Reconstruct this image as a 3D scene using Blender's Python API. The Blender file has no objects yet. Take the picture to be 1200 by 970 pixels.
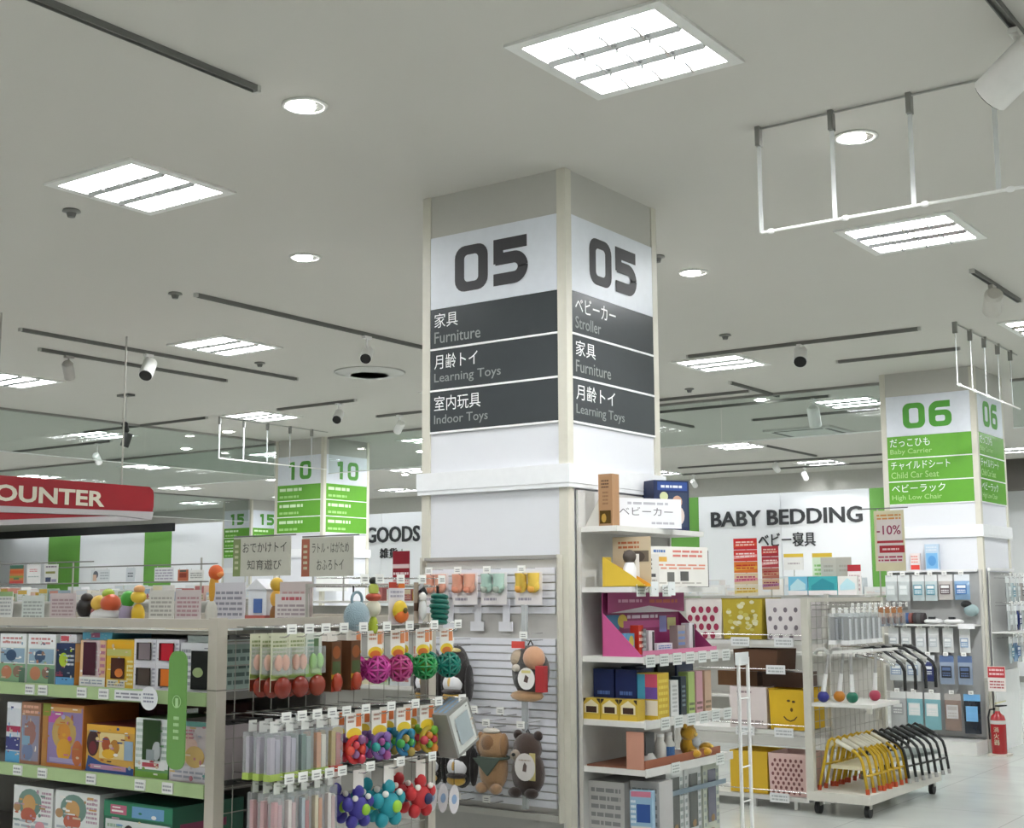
import bpy, math, random
from mathutils import Vector, Matrix
R = math.radians
SC = bpy.context.scene
COL = SC.collection
rng = random.Random(7)
H = 3.85                      # ceiling height

# ------------------------------------------------------------ camera, view, world
cam_d = bpy.data.cameras.new('camera')
cam_d.sensor_fit = 'HORIZONTAL'; cam_d.sensor_width = 36.0
cam_d.lens = 36.0 * 1556.2 / 1200.0
cam_d.clip_start = 0.05; cam_d.clip_end = 200
cam = bpy.data.objects.new('camera', cam_d); COL.objects.link(cam)
_yaw, _pitch, _roll = R(35.638), R(7.766), R(-0.273)
_f = Vector((-math.sin(_yaw)*math.cos(_pitch), math.cos(_yaw)*math.cos(_pitch), math.sin(_pitch)))
_r0 = Vector((math.cos(_yaw), math.sin(_yaw), 0)); _u0 = _r0.cross(_f)
_r = _r0*math.cos(_roll) + _u0*math.sin(_roll); _u = _r.cross(_f)
_m = Matrix((_r, _u, -_f)).transposed().to_4x4(); _m.translation = (0, 0, 1.55)
cam.matrix_world = _m
SC.camera = cam
SC.view_settings.view_transform = 'Standard'; SC.view_settings.look = 'None'
SC.view_settings.gamma = 1.0; SC.view_settings.use_curve_mapping = False
SC.view_settings.exposure = 0.85
LAMP = 20.0                   # radiance of the ceiling panel diffusers
SPOT_W = 60.0                 # track spot power
wd = bpy.data.worlds.new('world'); SC.world = wd; wd.use_nodes = True
wd.node_tree.nodes['Background'].inputs[0].default_value = (.5, .5, .5, 1)
wd.node_tree.nodes['Background'].inputs[1].default_value = 0.0

# ------------------------------------------------------------ materials
def lin(h):
    h = h.lstrip('#')
    o = []
    for i in (0, 2, 4):
        c = int(h[i:i+2], 16)/255
        o.append(c/12.92 if c <= .04045 else ((c+.055)/1.055)**2.4)
    return o
_mc = {}
def M(hexc, rough=.5, metal=0., emit=0., kind='plain', var=.05, scale=18., coat=0.):
    key = (hexc, rough, metal, emit, kind, var, scale, coat)
    if key in _mc: return _mc[key]
    m = bpy.data.materials.new(f'{kind}_{hexc}'); m.use_nodes = True
    nt = m.node_tree; N = nt.nodes; L = nt.links
    b = N['Principled BSDF']; out = N['Material Output']
    c = lin(hexc)
    if kind == 'emit':
        N.remove(b); e = N.new('ShaderNodeEmission')
        e.inputs[0].default_value = (*c, 1); e.inputs[1].default_value = emit
        L.new(e.outputs[0], out.inputs[0])
    elif kind in ('glass', 'film'):
        N.remove(b)
        t = N.new('ShaderNodeBsdfTransparent'); t.inputs[0].default_value = (*c, 1)
        g = N.new('ShaderNodeBsdfGlossy'); g.inputs['Roughness'].default_value = rough
        fr = N.new('ShaderNodeFresnel'); fr.inputs[0].default_value = 1.45
        mx = N.new('ShaderNodeMixShader')
        ge = N.new('ShaderNodeNewGeometry'); iv = N.new('ShaderNodeMath'); iv.operation = 'SUBTRACT'; iv.inputs[0].default_value = 1
        L.new(ge.outputs['Backfacing'], iv.inputs[1])
        mf = N.new('ShaderNodeMath'); mf.operation = 'MULTIPLY'; L.new(fr.outputs[0], mf.inputs[0]); L.new(iv.outputs[0], mf.inputs[1])
        L.new(mf.outputs[0], mx.inputs[0]); L.new(t.outputs[0], mx.inputs[1]); L.new(g.outputs[0], mx.inputs[2])
        if kind == 'film':
            d = N.new('ShaderNodeBsdfDiffuse'); d.inputs[0].default_value = (.85, .87, .88, 1)
            m2 = N.new('ShaderNodeMixShader'); m2.inputs[0].default_value = var
            L.new(mx.outputs[0], m2.inputs[1]); L.new(d.outputs[0], m2.inputs[2]); L.new(m2.outputs[0], out.inputs[0])
        else:
            L.new(mx.outputs[0], out.inputs[0])
    else:
        tc = N.new('ShaderNodeTexCoord'); nz = N.new('ShaderNodeTexNoise')
        nz.inputs['Scale'].default_value = scale; nz.inputs['Detail'].default_value = 3
        L.new(tc.outputs['Object'], nz.inputs['Vector'])
        mp = N.new('ShaderNodeMapRange'); mp.inputs[3].default_value = 1-var; mp.inputs[4].default_value = 1+var
        L.new(nz.outputs['Fac'], mp.inputs[0])
        vm = N.new('ShaderNodeVectorMath'); vm.operation = 'SCALE'; vm.inputs[0].default_value = c
        L.new(mp.outputs[0], vm.inputs['Scale']); L.new(vm.outputs[0], b.inputs['Base Color'])
        b.inputs['Roughness'].default_value = rough; b.inputs['Metallic'].default_value = metal
        b.inputs['Coat Weight'].default_value = coat
        if kind == 'plush':
            bp = N.new('ShaderNodeBump'); bp.inputs['Strength'].default_value = .6; bp.inputs['Distance'].default_value = .01
            n2 = N.new('ShaderNodeTexNoise'); n2.inputs['Scale'].default_value = 220
            L.new(tc.outputs['Object'], n2.inputs['Vector']); L.new(n2.outputs['Fac'], bp.inputs['Height'])
            L.new(bp.outputs[0], b.inputs['Normal'])
            b.inputs['Sheen Weight'].default_value = .4
        if kind == 'floor':
            # pale polished vinyl squares: faint joint lines and soft scuffs
            br = N.new('ShaderNodeTexBrick'); br.offset = 0; br.squash = 1
            br.inputs['Scale'].default_value = 1; br.inputs['Mortar Size'].default_value = .004
            br.inputs['Brick Width'].default_value = .9; br.inputs['Row Height'].default_value = .9
            br.inputs['Color1'].default_value = (1, 1, 1, 1); br.inputs['Color2'].default_value = (.97, .97, .97, 1)
            br.inputs['Mortar'].default_value = (.72, .72, .72, 1)
            L.new(tc.outputs['Object'], br.inputs['Vector'])
            mu = N.new('ShaderNodeVectorMath'); mu.operation = 'MULTIPLY'
            L.new(vm.outputs[0], mu.inputs[0]); L.new(br.outputs['Color'], mu.inputs[1])
            L.new(mu.outputs[0], b.inputs['Base Color'])
            n2 = N.new('ShaderNodeTexNoise'); n2.inputs['Scale'].default_value = 2.5
            L.new(tc.outputs['Object'], n2.inputs['Vector'])
            m3 = N.new('ShaderNodeMapRange'); m3.inputs[3].default_value = rough*.7; m3.inputs[4].default_value = rough*1.5
            L.new(n2.outputs['Fac'], m3.inputs[0]); L.new(m3.outputs[0], b.inputs['Roughness'])
    _mc[key] = m
    return m
def mm(x):
    return M(x) if isinstance(x, str) else x

# ------------------------------------------------------------ mesh building
def frame_of(d):
    d = d.normalized(); a = Vector((0, 0, 1)) if abs(d.z) < .9 else Vector((1, 0, 0))
    x = d.cross(a).normalized(); return x, d.cross(x).normalized()
_tx = {}
def text_geo(s, bold):
    k = (s, bold)
    if k not in _tx:
        c = bpy.data.curves.new('t', 'FONT'); c.body = s; c.size = 1; c.offset = bold; c.resolution_u = 3
        o = bpy.data.objects.new('t', c); COL.objects.link(o)
        bpy.context.view_layer.update()
        me = bpy.data.meshes.new_from_object(o.evaluated_get(bpy.context.evaluated_depsgraph_get()))
        vs = [v.co.copy() for v in me.vertices]; fs = [tuple(p.vertices) for p in me.polygons]
        bpy.data.objects.remove(o); bpy.data.curves.remove(c); bpy.data.meshes.remove(me)
        x0 = min(v.x for v in vs); x1 = max(v.x for v in vs); y0 = min(v.y for v in vs); y1 = max(v.y for v in vs)
        _tx[k] = ([((v.x-x0), (v.y-y0)) for v in vs], fs, x1-x0, y1-y0)
    return _tx[k]
class MB:
    def __init__(s): s.v = []; s.f = []; s.fm = []; s.sm = []; s.m = []
    def mi(s, m):
        m = mm(m)
        if m not in s.m: s.m.append(m)
        return s.m.index(m)
    def add(s, vs, fs, m, smooth=False):
        o = len(s.v); k = s.mi(m); s.v += [tuple(v) for v in vs]
        for f in fs: s.f.append(tuple(i+o for i in f)); s.fm.append(k); s.sm.append(smooth)
        return s
    def box(s, x0, y0, z0, x1, y1, z1, m):
        x0, x1 = sorted((x0, x1)); y0, y1 = sorted((y0, y1)); z0, z1 = sorted((z0, z1))
        v = [(x0,y0,z0),(x1,y0,z0),(x1,y1,z0),(x0,y1,z0),(x0,y0,z1),(x1,y0,z1),(x1,y1,z1),(x0,y1,z1)]
        return s.add(v, [(3,2,1,0),(4,5,6,7),(0,1,5,4),(1,2,6,5),(2,3,7,6),(3,0,4,7)], m)
    def cyl(s, p0, p1, r, m, n=10, r2=None, cap=True):
        p0 = Vector(p0); p1 = Vector(p1); r2 = r if r2 is None else r2
        x, y = frame_of(p1-p0); v = []
        for p, q in ((p0, r), (p1, r2)):
            for i in range(n):
                a = 2*math.pi*i/n; v.append(p+x*(q*math.cos(a))+y*(q*math.sin(a)))
        s.add(v, [(i, (i+1) % n, n+(i+1) % n, n+i) for i in range(n)], m, True)
        if cap: s.add(v[:n], [tuple(range(n))[::-1]], m); s.add(v[n:], [tuple(range(n))], m)
        return s
    def tube(s, pts, r, m, n=8, closed=False):
        P = [Vector(p) for p in pts]; k = len(P); v = []
        px = None
        for i in range(k):
            a = P[i-1] if (i or closed) else P[i]; b = P[(i+1) % k] if (i < k-1 or closed) else P[i]
            d = (b-a).normalized()
            if px is None: px, _ = frame_of(d)
            px = (px - d*px.dot(d)).normalized(); py = d.cross(px)
            for j in range(n):
                t = 2*math.pi*j/n; v.append(P[i]+px*(r*math.cos(t))+py*(r*math.sin(t)))
        fs = []
        for i in range(k if closed else k-1):
            for j in range(n):
                i2 = (i+1) % k
                fs.append((i*n+j, i*n+(j+1) % n, i2*n+(j+1) % n, i2*n+j))
        if not closed: fs += [tuple(range(n))[::-1], tuple(range((k-1)*n, k*n))]
        return s.add(v, fs, m, True)
    def ball(s, c, r, m, nu=14, nv=8):
        rx, ry, rz = r if isinstance(r, tuple) else (r, r, r); v = []; fs = []
        v.append((c[0], c[1], c[2]-rz))
        for i in range(1, nv):
            a = math.pi*i/nv - math.pi/2
            for j in range(nu):
                b = 2*math.pi*j/nu
                v.append((c[0]+rx*math.cos(a)*math.cos(b), c[1]+ry*math.cos(a)*math.sin(b), c[2]+rz*math.sin(a)))
        v.append((c[0], c[1], c[2]+rz)); t = len(v)-1
        for j in range(nu):
            fs.append((0, 1+(j+1) % nu, 1+j)); fs.append((t, 1+(nv-2)*nu+j, 1+(nv-2)*nu+(j+1) % nu))
            for i in range(nv-2):
                fs.append((1+i*nu+j, 1+i*nu+(j+1) % nu, 1+(i+1)*nu+(j+1) % nu, 1+(i+1)*nu+j))
        return s.add(v, fs, m, True)
    def ring(s, c, ax, RR, r, m, k=20, n=7):
        x, y = frame_of(Vector(ax)); c = Vector(c)
        return s.tube([c+x*(RR*math.cos(2*math.pi*i/k))+y*(RR*math.sin(2*math.pi*i/k)) for i in range(k)], r, m, n, True)
    def lathe(s, prof, c, m, n=16):
        v = []; k = len(prof)
        for (r, z) in prof:
            for j in range(n):
                t = 2*math.pi*j/n; v.append((c[0]+r*math.cos(t), c[1]+r*math.sin(t), c[2]+z))
        fs = [(i*n+j, i*n+(j+1) % n, (i+1)*n+(j+1) % n, (i+1)*n+j) for i in range(k-1) for j in range(n)]
        fs += [tuple(range(n))[::-1], tuple(range((k-1)*n, k*n))]
        return s.add(v, fs, m, True)
    def prism(s, pts, d, m):
        """polygon given as 3-D points, extruded by the vector d"""
        P = [Vector(p) for p in pts]; d = Vector(d); n = len(P)
        v = P+[p+d for p in P]
        return s.add(v, [tuple(range(n))[::-1], tuple(range(n, 2*n))]+[(i, (i+1) % n, n+(i+1) % n, n+i) for i in range(n)], m)
    def text(s, t, O, U, V, size, m, bold=.0, width=None, thick=None):
        """lettering of cap height `size` with its lower left corner at O, running along unit U, up along unit V"""
        if not t.isascii(): bold = 0.      # dense characters stay clean without the outline offset
        vs, fs, w, h = text_geo(t, bold); O = Vector(O); U = Vector(U); V = Vector(V)
        k = size/h; kx = k if width is None else width/w
        if thick:
            Nn = U.cross(V)*thick; n = len(vs)
            a = [O+U*(x*kx)+V*(y*k) for x, y in vs]
            s.add([p+Nn for p in a], fs, m)
            s.add(a, [f[::-1] for f in fs], m)
            ed = {}
            for f in fs:
                for i in range(len(f)):
                    e = (f[i], f[(i+1) % len(f)])
                    if (e[1], e[0]) in ed: del ed[(e[1], e[0])]
                    else: ed[e] = 1
            return s.add(a+[p+Nn for p in a], [(i, j, j+n, i+n) for i, j in ed], m)
        return s.add([O+U*(x*kx)+V*(y*k) for x, y in vs], fs, m)
    def build(s, name, parent=None, loc=None, rz=0.):
        me = bpy.data.meshes.new(name); me.from_pydata(s.v, [], s.f)
        for m in s.m: me.materials.append(m)
        me.polygons.foreach_set('material_index', s.fm); me.polygons.foreach_set('use_smooth', s.sm)
        me.update()
        o = bpy.data.objects.new(name, me); COL.objects.link(o)
        if parent: o.parent = parent
        if loc: o.location = loc
        if rz: o.rotation_euler[2] = rz
        return o
def tag(o, label, cat, group=None, kind=None):
    if label: o['label'] = label
    if cat: o['category'] = cat
    if group: o['group'] = group
    if kind: o['kind'] = kind
    return o
def thing(name, label, cat, loc=(0, 0, 0), rz=0., group=None):
    o = bpy.data.objects.new(name, None); COL.objects.link(o)
    o.empty_display_size = .05
    o.location = loc; o.rotation_euler[2] = rz
    return tag(o, label, cat, group)
_kids = {}
def copy_tree(o, loc=None, rz=None, label=None, group=None, parent=None, rx=None):
    c = o.copy(); COL.objects.link(c); c.parent = parent
    if loc is not None: c.location = loc
    if rz is not None: c.rotation_euler[2] = rz
    if rx is not None: c.rotation_euler[0] = rx
    if label: c['label'] = label
    if group: c['group'] = group
    if o not in _kids: _kids[o] = [k for k in list(o.children)]
    for k in _kids[o]: copy_tree(k, parent=c)
    return c
class Proto:
    """first use moves the original, later uses copy it"""
    def __init__(s, o): s.o = o; s.used = False
    def __call__(s, loc, rz=0., label=None, group=None, rx=None):
        if not s.used:
            s.used = True; o = s.o; _kids[o] = list(o.children)
            o.location = loc; o.rotation_euler[2] = rz
            if rx is not None: o.rotation_euler[0] = rx
            if label: o['label'] = label
            if group: o['group'] = group
            return o
        return copy_tree(s.o, loc, rz, label, group, rx=rx if rx is not None else 0.)
def struct(name, mb, loc=None):
    o = mb.build(name, loc=loc); o['kind'] = 'structure'; return o
def on_face(mb, O, U, V, N, shapes, seed=1):
    """flat print on a face: u, v run 0..1 over the face; each shape lies a hair above the last"""
    O = Vector(O); U = Vector(U); V = Vector(V); N = Vector(N).normalized(); g = random.Random(seed)
    P = lambda u, v, k: O+U*u+V*v+N*(.0008+.00012*k)
    for k, s in enumerate(shapes):
        t = s[0]
        if t == 'r':
            _, a, b, c, d, h = s; mb.add([P(a,b,k), P(c,b,k), P(c,d,k), P(a,d,k)], [(0,1,2,3)], h)
        elif t == 'e':
            _, a, b, ra, rb, h = s; n = 16
            mb.add([P(a+ra*math.cos(2*math.pi*i/n), b+rb*math.sin(2*math.pi*i/n), k) for i in range(n)], [tuple(range(n))], h)
        elif t == 'p':
            mb.add([P(u, v, k) for u, v in s[1]], [tuple(range(len(s[1])))], s[2])
        elif t == 'l':       # rows of short print strokes, as blurred small print
            _, a, b, c, d, n, h = s; rh = (d-b)/n
            for i in range(n):
                u = a; y = d-rh*(i+.78)
                while u < c-.02*(c-a):
                    w = min(c-u, (c-a)*g.uniform(.08, .3)); mb.add([P(u,y,k), P(u+w,y,k), P(u+w,y+rh*.5,k), P(u,y+rh*.5,k)], [(0,1,2,3)], h)
                    u += w+(c-a)*.04
        elif t == 't':       # lettering
            _, a, b, size, txt, h = s[:6]; w = s[6] if len(s) > 6 else None
            mb.text(txt, P(a, b, k), U.normalized(), V.normalized(), size, h, bold=.012, width=w)
    return mb
WHITE = 'f2f2f0'; STEEL = M('b9b8b0', .4, .6); IVORY = M('cfccc0', .45); CHROME = M('d8d8d8', .18, 1.0)
BLACK = M('161616', .5); WPL = M('eeeeec', .4); CLEAR = M('f8fafa', .08, kind='film', var=.2)
GLASS = M('eef3f1', .02, kind='glass')
# ------------------------------------------------------------ the room shell
X0, X1, Y0, Y1 = -40., 6., -6., 24.5
PAINT = M('d9d9d4', .8, var=.015, scale=1.5); CEIL = M('cecbc4', .85, var=.012, scale=1.2)
struct('floor', MB().box(X0, Y0, -.1, X1, Y1+.2, 0, M('c6cac5', .2, kind='floor', var=.03, scale=1.5)))
struct('ceiling', MB().box(X0, Y0, H, X1, Y1+.2, H+.1, CEIL))
wb = struct('wall_back', MB().box(X0, Y1, 0, X1, Y1+.2, H, M('e4e6e6', .7, var=.01)))
struct('wall_left', MB().box(X0-.2, Y0, 0, X0, Y1+.2, H, PAINT))
struct('wall_right', MB().box(X1, Y0, 0, X1+.2, Y1+.2, H, PAINT))
struct('wall_front', MB().box(X0, Y0-.2, 0, X1, Y0, H, PAINT))
# facing panels of the back wall: white boards with green boards between
GREEN = '66a044'
gx = [(-34.72, -33.2), (-30.3, -29.15), (-24.9, -24.0), (-13.85, -12.83), (-9.19, -8.3)]
edges = [X0+.05]
for a, b in gx: edges += [a, b]
edges.append(-6.7)
for i in range(len(edges)-1):
    a, b = edges[i], edges[i+1]; g = i % 2
    n = 1 if g else max(1, round((b-a)/2.4))
    for k in range(n):
        xa = a+(b-a)*k/n+.004; xb = a+(b-a)*(k+1)/n-.004
        MB().box(xa, Y1-.03, .1, xb, Y1-.001, 3.72, M(GREEN, .5) if g else M('e9ebec', .6, var=.01)).build('wall_panel', wb)
# soffit in front of the back wall with a cove strip behind it
struct('trim_1', MB().box(X0, Y1-.62, 3.49, X1, Y1-.55, H, M('c9c9c3', .8)))
t2 = struct('trim_2', MB().box(-38.5, Y1-.75, 3.3, -28.3, Y1-.64, 3.52, M('1b1c1e', .5)))
t3 = struct('trim_3', MB().box(-7.6, Y1-.8, 3.3, X1, Y1-.7, H, M('5a5650', .7)))
struct('baseboard_back', MB().box(X0, Y1-.05, 0, X1, Y1-.031, .1, M('8a8a86', .6)))
st = thing('cove_light', 'long cove strip light tucked behind the soffit along the back wall', 'light', (0, 0, 0))
MB().box(-36.5, Y1-.52, 3.74, -7.7, Y1-.44, 3.80, WPL).build('housing', st)
MB().box(-36.5, Y1-.51, 3.725, -7.7, Y1-.45, 3.739, M('f4f8ff', emit=7., kind='emit')).build('diffuser', st)
# lettering on the back wall
def wall_sign(name, label, parts):
    o = thing(name, label, 'sign', (0, Y1-.03, 0))
    for s, x, z, size, w in parts:
        MB().text(s, (x, 0, z), (1, 0, 0), (0, 0, 1), size, M('2f3133', .5), bold=.02, width=w, thick=.03).build('lettering', o)
    return o
wall_sign('wall_sign', 'dark BABY BEDDING letters with a Japanese line on the white back wall', [('BABY BEDDING', -12.54, 2.90, .31, 3.2), ('ベビー寝具', -11.5, 2.47, .28, 1.2)])
wall_sign('wall_sign', 'dark GOODS letters on the back wall beside the green 10 column', [('GOODS', -21.95, 2.83, .38, 1.7), ('雑貨', -21.5, 2.45, .24, .55)])

# ------------------------------------------------------------ ceiling fixtures
def make_panel_light():
    o = thing('panel_light', 'square recessed white ceiling panel light with curved louvres', 'light', (0, 0, 0), 0, 'square panel lights in rows across the ceiling')
    f = .375; w = .055; mb = MB(); FR = M('e6e6e2', .5)
    for a in (-1, 1):
        mb.box(a*f, -f, -.012, a*(f-w), f, 0, FR)
        mb.box(-f+w, a*f, -.012, f-w, a*(f-w), 0, FR)
    mb.build('frame', o)
    MB().box(-f+w, -f+w, -.004, f-w, f-w, 0, M('fbfdff', emit=LAMP, kind='emit')).build('diffuser', o)
    W = (f-w)*2
    for k in range(1, 3):
        y = -W/2+W*k/3
        MB().prism([(-W/2, y-.018, -.004), (-W/2, y-.003, -.026), (-W/2, y+.003, -.026), (-W/2, y+.018, -.004)], (W, 0, 0), M('c8c8c8', .2, 1.0)).build('louvre', o)
    for k in range(1, 4):
        x = -W/2+W*k/4
        for j in range(3):
            y0 = -W/2+W*j/3+.022
            mb = MB(); n = 8; q = []
            for i in range(n+1):
                t = i/n; q.append((x, y0+(W/3-.044)*t, -.032+.018*math.sin(math.pi*t)))
            mb.prism([(x, y0, -.004)]+q+[(x, y0+W/3-.044, -.004)], (.012, 0, 0), M('c8c8c8', .2, 1.0)).build('louvre', o)
    return o
_pl = Proto(make_panel_light())
def in_frame(p):
    v = Vector(p)-cam.matrix_world.translation; z = v.dot(_f)
    return z > .1 and abs(v.dot(_r)/z) < 600/1556.2 and abs(v.dot(_u)/z) < 485/1556.2
def pl(loc, label=None):
    o = _pl(loc, label=label)
    if not any(in_frame((loc[0]+a, loc[1]+b, loc[2])) for a in (-.375, 0, .375) for b in (-.375, 0, .375)):
        o.name = 'panel_light_offscreen'
        for c in o.children:
            if c.name.startswith('diffuser'): c.name = 'diffuser_offscreen'
    return o
PX = [-2.76, -5.95, -9.2, -12.5, -15.75, -19.0, -22.25, -25.5, -28.8, -32.]
PY = [4.7, 8.28, 11.9, 15.35, 18.85, 22.2]
PLAB = {(0, 0): 'large square louvred panel light before the aisle side of the 05 column', (1, 0): 'square louvred panel light between a sprinkler head and the near downlight',
        (0, 1): 'square louvred panel light just beyond the aisle smoke curtain', (2, 1): 'square louvred panel light under the long track by the round vent',
        (3, 1): 'square louvred panel light beside the pendant twin spotlight', (3, 2): 'square louvred panel light directly before the 10 column',
        (1, 2): 'square louvred panel light at the end of a track right of the 05 column', (0, 2): 'square louvred panel light beside the curtain of the 06 column',
        (1, 3): 'square louvred panel light just behind the long glass smoke screen', (4, 2): 'square louvred panel light seen through glass behind the pendant spotlight',
        (1, 1): 'square louvred panel light hidden behind the 05 column'}
for j, y in enumerate(PY):
    for i, x in enumerate(PX):
        if i > 5 and j < 2: continue
        pl((x, y, H), label=PLAB.get((i, j), 'square recessed white ceiling panel light with curved louvres in a far row'))
FAR = 'square recessed white ceiling panel light with curved louvres in a far row'
for x in (.5, 3.7):
    for y in PY[:5]: pl((x, y, H), label=FAR)
for x in (3.7, .5, -2.76, -5.95, -9.2):
    for y in (1.1, -2.5): pl((x, y, H), label=FAR)
for x in (-12.5, -15.75): pl((x, 1.1, H), label=FAR)

def downlight(x, y, label, r=.09):
    o = thing('downlight', label, 'light', (x, y, H), 0, 'round downlights in the ceiling')
    mb = MB(); n = 20; mb.lathe([(r, -.001), (r+.02, -.001), (r+.02, -.008), (r, -.010), (r*.98, -.004), (r, -.001)], (0, 0, 0), M('e2e2de', .4), n); mb.build('bezel', o)
    MB().cyl((0, 0, -.006), (0, 0, -.001), r*.97, M('b5b5b0', .2, .8), 20).build('reflector', o)
    MB().ball((-.01, -.01, -.012), (r*.72, r*.72, .012), M('fffdf8', emit=45., kind='emit'), 12, 6).build('bulb', o)
    return o
for x, y in [(-4.3, 4.33), (-6.31, 6.38), (-4.38, 8.36), (-2.36, 6.3), (-6.7, 14.45), (-14.01, 12.72), (-13.53, 16.38), (-16.38, 19.36), (-16.15, 13.8)]:
    downlight(x, y, 'round recessed downlight set flush in the white ceiling')

def track(x0, y0, x1, y1, label, c='6f6f6b'):
    L = math.hypot(x1-x0, y1-y0); a = math.atan2(y1-y0, x1-x0)
    o = thing('light_track', label, 'light track', (x0, y0, H), a, 'lighting tracks on the ceiling')
    mb = MB(); mb.box(0, -.017, -.03, L, -.011, 0, M(c, .5)); mb.box(0, .011, -.03, L, .017, 0, M(c, .5)); mb.box(0, -.011, -.012, L, .011, 0, M(c, .5)); mb.build('rail', o)
    MB().box(-.02, -.018, -.031, .0, .018, 0, M('bdbdb8', .5)).build('end_cap', o)
    MB().box(L, -.018, -.031, L+.02, .018, 0, M('bdbdb8', .5)).build('end_cap', o)
T = [(-4.31, 2.2, -4.31, 4.02), (-7.75, 6.68, -7.75, 9.6), (-9.98, 6.67, -9.98, 9.98), (-10.65, 7.33, -10.65, 9.6), (-2.73, 9.48, -2.73, 10.68),
     (-6.0, 11.32, -3.75, 11.32), (-4.95, 12.49, -3.77, 12.49), (-6.4, 13.02, -6.4, 14.25), (-11.81, 11.52, -10.54, 11.52), (-11.27, 12.75, -10.48, 12.75),
     (-1.33, 4.2, -1.33, 5.6), (-7.57, 16.05, -5.89, 16.05), (-18.6, 12.4, -16.2, 12.4), (-15.6, 11.5, -13.1, 11.5), (-8.2, 14.62, -5.93, 14.62), (-7.74, 13.7, -6.5, 13.7),
     (-8.55, 15.2, -8.55, 16.2), (-11.6, 21.4, -7.7, 21.4), (-12.2, 22.65, -8.1, 22.65), (-8.76, 19.0, -8.76, 20.95)]
TL = ['grey lighting track ending beside the near downlight', 'grey lighting track passing the round ceiling vent', 'longest grey lighting track left of the panel light', 'shorter grey lighting track beside the longest one', 'short grey lighting track carrying the slung pale spotlight',
      'grey lighting track before the 06 column with the aimed spotlight', 'grey lighting track ending at the head of the 06 column', 'short grey track ending at the glass screen', 'grey lighting track before the 10 column', 'short grey lighting track right of the 10 column', 'grey lighting track carrying the large white spotlight']
for k, t in enumerate(T): track(*t, TL[k] if k < len(TL) else 'slim grey lighting track on the ceiling beyond the glass screens')

def spot(x, y, z, aim, label, body='f0f0ee', face='121212', lamp=False, k=1.0, off=''):
    """track spot: adapter, stem, cylinder head aimed at a point"""
    o = thing('track_spotlight'+off, label, 'spotlight', (x, y, H), 0, 'track spotlights under the ceiling')
    h = Vector((0, 0, z-H)); d = (Vector(aim)-Vector((x, y, z))).normalized()
    B = M(body, .4)
    MB().box(-.018, -.045, -.055, .018, .045, -.0305, B).build('adapter', o)
    MB().cyl((0, 0, -.05), h+Vector((0, 0, .02)), .009, B, 8).build('stem', o)
    mb = MB(); L = .16*k; r = .052*k
    mb.cyl(h-d*(L*.4), h+d*(L*.6), r, B, 16); mb.cyl(h-d*(L*.52), h-d*(L*.4), r*.7, B, 16, r2=r); mb.build('head', o)
    mb = MB(); mb.cyl(h+d*(L*.6), h+d*(L*.62), r*.92, M(face, .3), 16); mb.build('lens', o)
    if lamp:
        ld = bpy.data.lights.new('spot', 'SPOT'); ld.energy = SPOT_W*lamp; ld.spot_size = R(48); ld.spot_blend = .8; ld.shadow_soft_size = .05
        lo = bpy.data.objects.new('lamp'+off, ld); COL.objects.link(lo); lo.parent = o
        lo.location = h+d*(L*.75); lo.rotation_euler = d.to_track_quat('-Z', 'Y').to_euler()
    return o
spot(-7.75, 8.62, 3.66, (-6.6, 6.9, 2.2), 'white track spotlight with a black front hung near the round ceiling vent', face='0c0c0c')
spot(-9.98, 8.04, 3.69, (-8.9, 6.4, 1.6), 'white track spotlight with black lens on the longest left hand track', k=1.25)
spot(-10.65, 7.64, 3.69, (-12, 9.2, 1.6), 'grey track spotlight tilted away on the short left track', 'b9b6b0')
spot(-2.73, 9.96, 3.70, (-4.2, 13.7, 2.15), 'pale track spotlight slung below a short track and aimed at the 06 column', 'c9c6be', k=1.3, lamp=3.2)
spot(-1.33, 5.39, 3.66, (-3.83, 6.40, 2.25), 'large white track spotlight on the track beside the smoke curtain', 'e8e6e2', k=1.6, lamp=1.5)
spot(-4.31, 2.45, 3.66, (-4.12, 5.84, 2.0), 'white track spotlight aimed at the front of the 05 column', lamp=.8, off='_offscreen')
spot(-10.8, 11.52, 3.67, (-9.6, 9.5, 2.2), 'white track spotlight with black lens before the 10 column', k=1.1)
spot(-10.9, 12.75, 3.67, (-13.45, 14.3, 2.1), 'white track spotlight aimed at the 10 column', k=1.0, lamp=3.0)
spot(-4.85, 11.32, 3.72, (-4.2, 9.6, 2.2), 'white track spotlight with black lens over the chair rack', k=1.2)
spot(-6.12, 14.62, 3.62, (-6.5, 16.5, 1.0), 'white track spotlight behind the glass smoke screen', k=1.4, face='f4f4f0')
spot(-9.69, 21.4, 3.72, (-9.9, 24.4, 2.6), 'white wall washing spotlight lit above the BABY BEDDING sign', face='fafafa', lamp=1.6)
spot(-11.96, 22.65, 3.66, (-12.2, 24.4, 2.6), 'white track spotlight left of the BABY BEDDING sign', face='fafafa')
spot(-9.7, 22.65, 3.68, (-9.9, 24.4, 2.6), 'white track spotlight over the right half of the BABY BEDDING sign', face='fafafa')
spot(-16.5, 12.4, 3.6, (-17.5, 14.4, 1.6), 'white track spotlight over the red counter sign', face='fafafa')
# pole hung spotlight pair
o = thing('pendant_spotlight', 'black twin spotlight hanging on a long thin pole from the ceiling', 'spotlight', (-12.36, 9.65, H))
MB().box(-.1, -.05, -.025, .1, .05, 0, M('6a6a66', .5)).build('ceiling_plate', o)
MB().cyl((0, 0, -.02), (0, 0, -.62), .012, M('c9c9c4', .5), 8).build('pole', o)
MB().cyl((.03, 0, -.42), (.1, -.08, -.36), .035, BLACK, 12).build('head', o)
MB().cyl((.0, 0, -.60), (.05, .02, -.45), .05, M('3a3c3c', .4), 14).build('head', o)
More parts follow.
